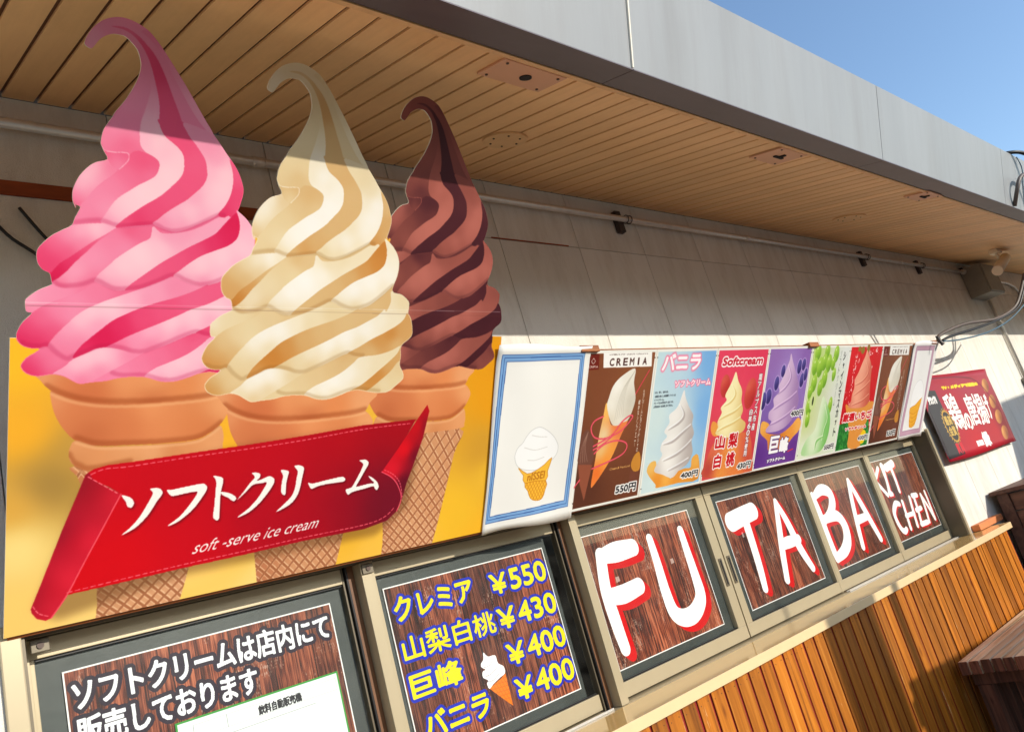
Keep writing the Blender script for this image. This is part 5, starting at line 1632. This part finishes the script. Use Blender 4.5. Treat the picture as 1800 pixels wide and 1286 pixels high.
cable([(5.14, 0.97, 2.57), (5.11, 0.92, 2.64), (5.14, 0.89, 2.70), (5.22, 0.87, 2.725), (5.32, 0.86, 2.70), (5.40, 0.87, 2.62), (5.45, 0.90, 2.5)], 0.011, M_CABLE2, 'grey cable looping up the front of the fascia')
cable([(5.29, 0.885, 2.86), (5.30, 0.89, 2.78), (5.29, 0.93, 2.66), (5.28, 0.955, 2.56)], 0.003, M_BLUE, 'thin wire hanging straight down the fascia')

# ---------------------------------------------------------------- slatted table at the lower right
tb = empty('slatted_bench', (4.0, 1.5, 0))
tag(tb, 'weathered wooden slatted bench standing against the orange slats', 'bench')
BZ = 0.45
def tbx(n, x0, x1, y0, y1, z0, z1, m, b=0.0):
    return bx(n, x0, x1, y0, y1, z0, z1, m, tb, b)
bm = bmesh.new(); box(bm, -1.2, 1.2, -0.021, 0.021, -0.028, 0.028, 0.004)
y = 1.748
k = 0
while y > 1.12:
    bm = bmesh.new(); box(bm, -1.2, 1.2, -0.021, 0.021, -0.03, 0.03, 0.004)
    for f in bm.faces:
        f.material_index = 1 if abs(f.normal.x) > 0.8 or abs(f.calc_center_median().x) > 1.19 else 0
    q = obj('seat_slat', bm, [M_BENCH, M_BENCHD], tb)
    q.location = Vector((5.245 + random.uniform(-.006, .006), y, BZ - 0.03 + random.uniform(-.001, .001))) - Vector(tb.location)
    y -= 0.0505
    k += 1
tbx('cross_rail', 4.12, 4.19, 1.13, 1.76, BZ - 0.125, BZ - 0.0615, M_BENCHD, 0.003)
tbx('cross_rail', 6.2, 6.27, 1.13, 1.76, BZ - 0.125, BZ - 0.0615, M_BENCHD, 0.003)
for X in (4.12, 6.2):
    for Y in (1.15, 1.68):
        tbx('leg', X - 0.005, X + 0.075, Y, Y + 0.07, 0.0, BZ - 0.1255, M_BENCHD, 0.003)
for j in range(7):
    tbx('end_slat', 4.215, 4.235, 1.2 + j * 0.075, 1.245 + j * 0.075, 0.06, BZ - 0.065, M_BENCHD, 0.002)
tbx('side_panel', 4.3, 6.2, 1.735, 1.755, 0.05, BZ - 0.07, M_BENCHD)

# brown wooden box bench behind it
pl = empty('brown_planter_box', (6.5, 1.6, 0))
tag(pl, 'dark brown panelled wooden box standing beyond the end of the counter', 'wooden box')
PX = 5.84
for (n, x0, x1, y0, y1, z0, z1) in (('frame_post', PX, PX + 0.05, 1.83, 1.90, 0.0, 1.04), ('frame_post', PX, PX + 0.05, 1.15, 1.22, 0.0, 1.04),
        ('top_board', PX - 0.03, 7.3, 1.12, 1.93, 1.041, 1.066), ('side_board', PX + 0.06, 7.28, 1.15, 1.18, 0.0, 1.04), ('side_board', PX + 0.06, 7.28, 1.87, 1.90, 0.0, 1.04)):
    bx(n, x0, x1, y0, y1, z0, z1, M_BROWN, pl, 0.004)
for j in range(8):
    bx('slat', PX + 0.018, PX + 0.04, 1.2205, 1.8295, 1.035 - 0.115 * (j + 1), 1.029 - 0.115 * j, M_BROWNY, pl, 0.004)
o = bx('clay_tile', 5.36, 5.80, 1.90, 1.948, CZ + 0.0025, 0.926, M_CLAY, None, 0.003)
tag(o, 'orange clay ledge on the wall at the end of the counter', 'ledge')

# gravel strip in front of the bench
bm = bmesh.new()
rg = random.Random(4)
for _ in range(2600):
    r = rg.uniform(0.008, 0.022)
    c0 = Vector((rg.uniform(3.0, 6.0), rg.uniform(0.75, 1.74), r * 0.5))
    vv = [bm.verts.new(c0 + Vector((dx * r * rg.uniform(.6, 1.2), dy * r * rg.uniform(.6, 1.2), dz * r * rg.uniform(.5, .9)))) for dx, dy, dz in ((1, 0, 0), (-1, 0, 0), (0, 1, 0), (0, -1, 0), (0, 0, 1), (0, 0, -1))]
    for q in ((0, 2, 4), (2, 1, 4), (1, 3, 4), (3, 0, 4), (2, 0, 5), (1, 2, 5), (3, 1, 5), (0, 3, 5)):
        bm.faces.new([vv[i] for i in q])
o = obj('gravel', bm, plain('gravel_stone', (150, 140, 150), 0.8, var=0.3, scale=(40, 40, 40)))
tag(o, 'grey purple gravel on the ground around the bench', 'gravel')
o['kind'] = 'stuff'

# ---------------------------------------------------------------- invented casters behind the camera, added to throw the shadows on slats and wall
nb_ = empty('flag_caster', (4.95, -3.2, 0))  # unseen, added for the wide shadow band; the flag shape is invented
tag(nb_, 'tall narrow green flag on a pole, added out of view to shade the slats', 'flag')
bm = bmesh.new(); tube(bm, [(0, 0, 0), (0, 0, 2.9)], 0.012, 10); obj('pole', bm, M_GALV, nb_)
bm = bmesh.new(); box(bm, -0.23, 0.23, -0.004, 0.004, 0.8, 2.74); q = obj('cloth', bm, M_GREEN, nb_)
bm = bmesh.new(); tube(bm, [(-0.23, 0, 2.75), (0.25, 0, 2.75)], 0.008, 8); obj('cross_bar', bm, M_GALV, nb_)
bm = bmesh.new(); box(bm, -0.2, 0.2, -0.2, 0.2, 0, 0.1, 0.02); obj('base', bm, M_WALLB, nb_)
po = empty('post_caster', (5.40, -3.2, 0))  # unseen, added for the narrow shadow band
tag(po, 'plain dark post added out of view to cast the narrow shadow', 'post')
bm = bmesh.new(); tube(bm, [(0, 0, 0), (0, 0, 2.76)], 0.035, 14); obj('pole', bm, M_DARK, po)
bm = bmesh.new(); box(bm, -0.12, 0.12, -0.12, 0.12, 0, 0.05, 0.01); obj('base', bm, M_WALLB, po)
fe = empty('fence_caster', (7.0, -1.3, 0))  # invented fence, turned so its shadow edge drops along the slats
fe.rotation_euler = (0, 0, -0.16)
tag(fe, 'fence of upright boards added out of view to shade the bench and lower slats', 'fence')
me_f = bpy.data.meshes.new('fence_board')
bm = bmesh.new(); box(bm, -0.07, 0.07, -0.012, 0.012, 0, 1.49, 0.004); bm.to_mesh(me_f); bm.free(); me_f.materials.append(M_BROWN)
for k in range(28):
    inst('board', me_f, (-2.48 + k * 0.141, 0, 0.0), fe)
bm = bmesh.new(); box(bm, -2.6, 1.5, 0.013, 0.05, 0.5, 0.6); box(bm, -2.6, 1.5, 0.013, 0.05, 1.3, 1.4); obj('rail', bm, M_BROWN, fe)
nf = empty('panel_caster', (8.0, -1.5, 0))  # made-up outline, cut to give the slanted shadow edge on the wall
tag(nf, 'tall slanted panel added out of view to shade the far wall', 'panel')
bm = bmesh.new()
q = [(-0.15, 0), (2.0, 0), (2.0, 3.0), (0.05, 2.9), (-0.25, 2.3)]
a = [bm.verts.new((x, 0, z)) for x, z in q]; b = [bm.verts.new((x, 0.03, z)) for x, z in q]
bm.faces.new(a); bm.faces.new(b[::-1])
for i in range(5):
    bm.faces.new((a[i], a[(i + 1) % 5], b[(i + 1) % 5], b[i]))
obj('panel', bm, M_BROWN, nf)

# added facades out of view, cutting sky and ground light; the panes reflect them
M_HWALL = plain('blocker_render', (150, 142, 130), 0.8, var=0.1)
M_HROOF = plain('blocker_roof', (70, 66, 66), 0.7)
M_HWIN = plain('blocker_window', (40, 48, 58), 0.15)
for (x, w, h, lab) in ((-26, 20, 9.6, 'long pale facade block with a low roof, added to cut ambient light'), (-3, 19, 8.6, 'middle pale facade block with two rows of windows, added to cut ambient light'), (19, 21, 10.4, 'tallest pale facade block, added to cut ambient light'), (42, 20, 9.2, 'pale facade block at the far end, added to cut ambient light')):
    h_ = empty('facade_blocker', (x, -46, 0))
    tag(h_, lab, 'facade_blocker')
    bx('wall', x - w / 2, x + w / 2, -52, -46, 0, h - 1.2, M_HWALL, h_)
    bm = bmesh.new()
    a = [bm.verts.new((-w / 2 - .4, y, z)) for y, z in ((0.5, h - 1.25), (-3, h), (-6.5, h - 1.25))]
    b = [bm.verts.new((w / 2 + .4, y, z)) for y, z in ((0.5, h - 1.25), (-3, h), (-6.5, h - 1.25))]
    bm.faces.new(a); bm.faces.new(b[::-1])
    for i in range(3):
        bm.faces.new((a[i], a[(i + 1) % 3], b[(i + 1) % 3], b[i]))
    obj('roof', bm, M_HROOF, h_)
    for j in range(2):
        for i in range(5):
            X = x - w / 2 + w * (i + .5) / 5
            bx('window', X - .8, X + .8, -46.02, -45.95, 1.2 + j * 3.3, 2.7 + j * 3.3, M_HWIN, h_)
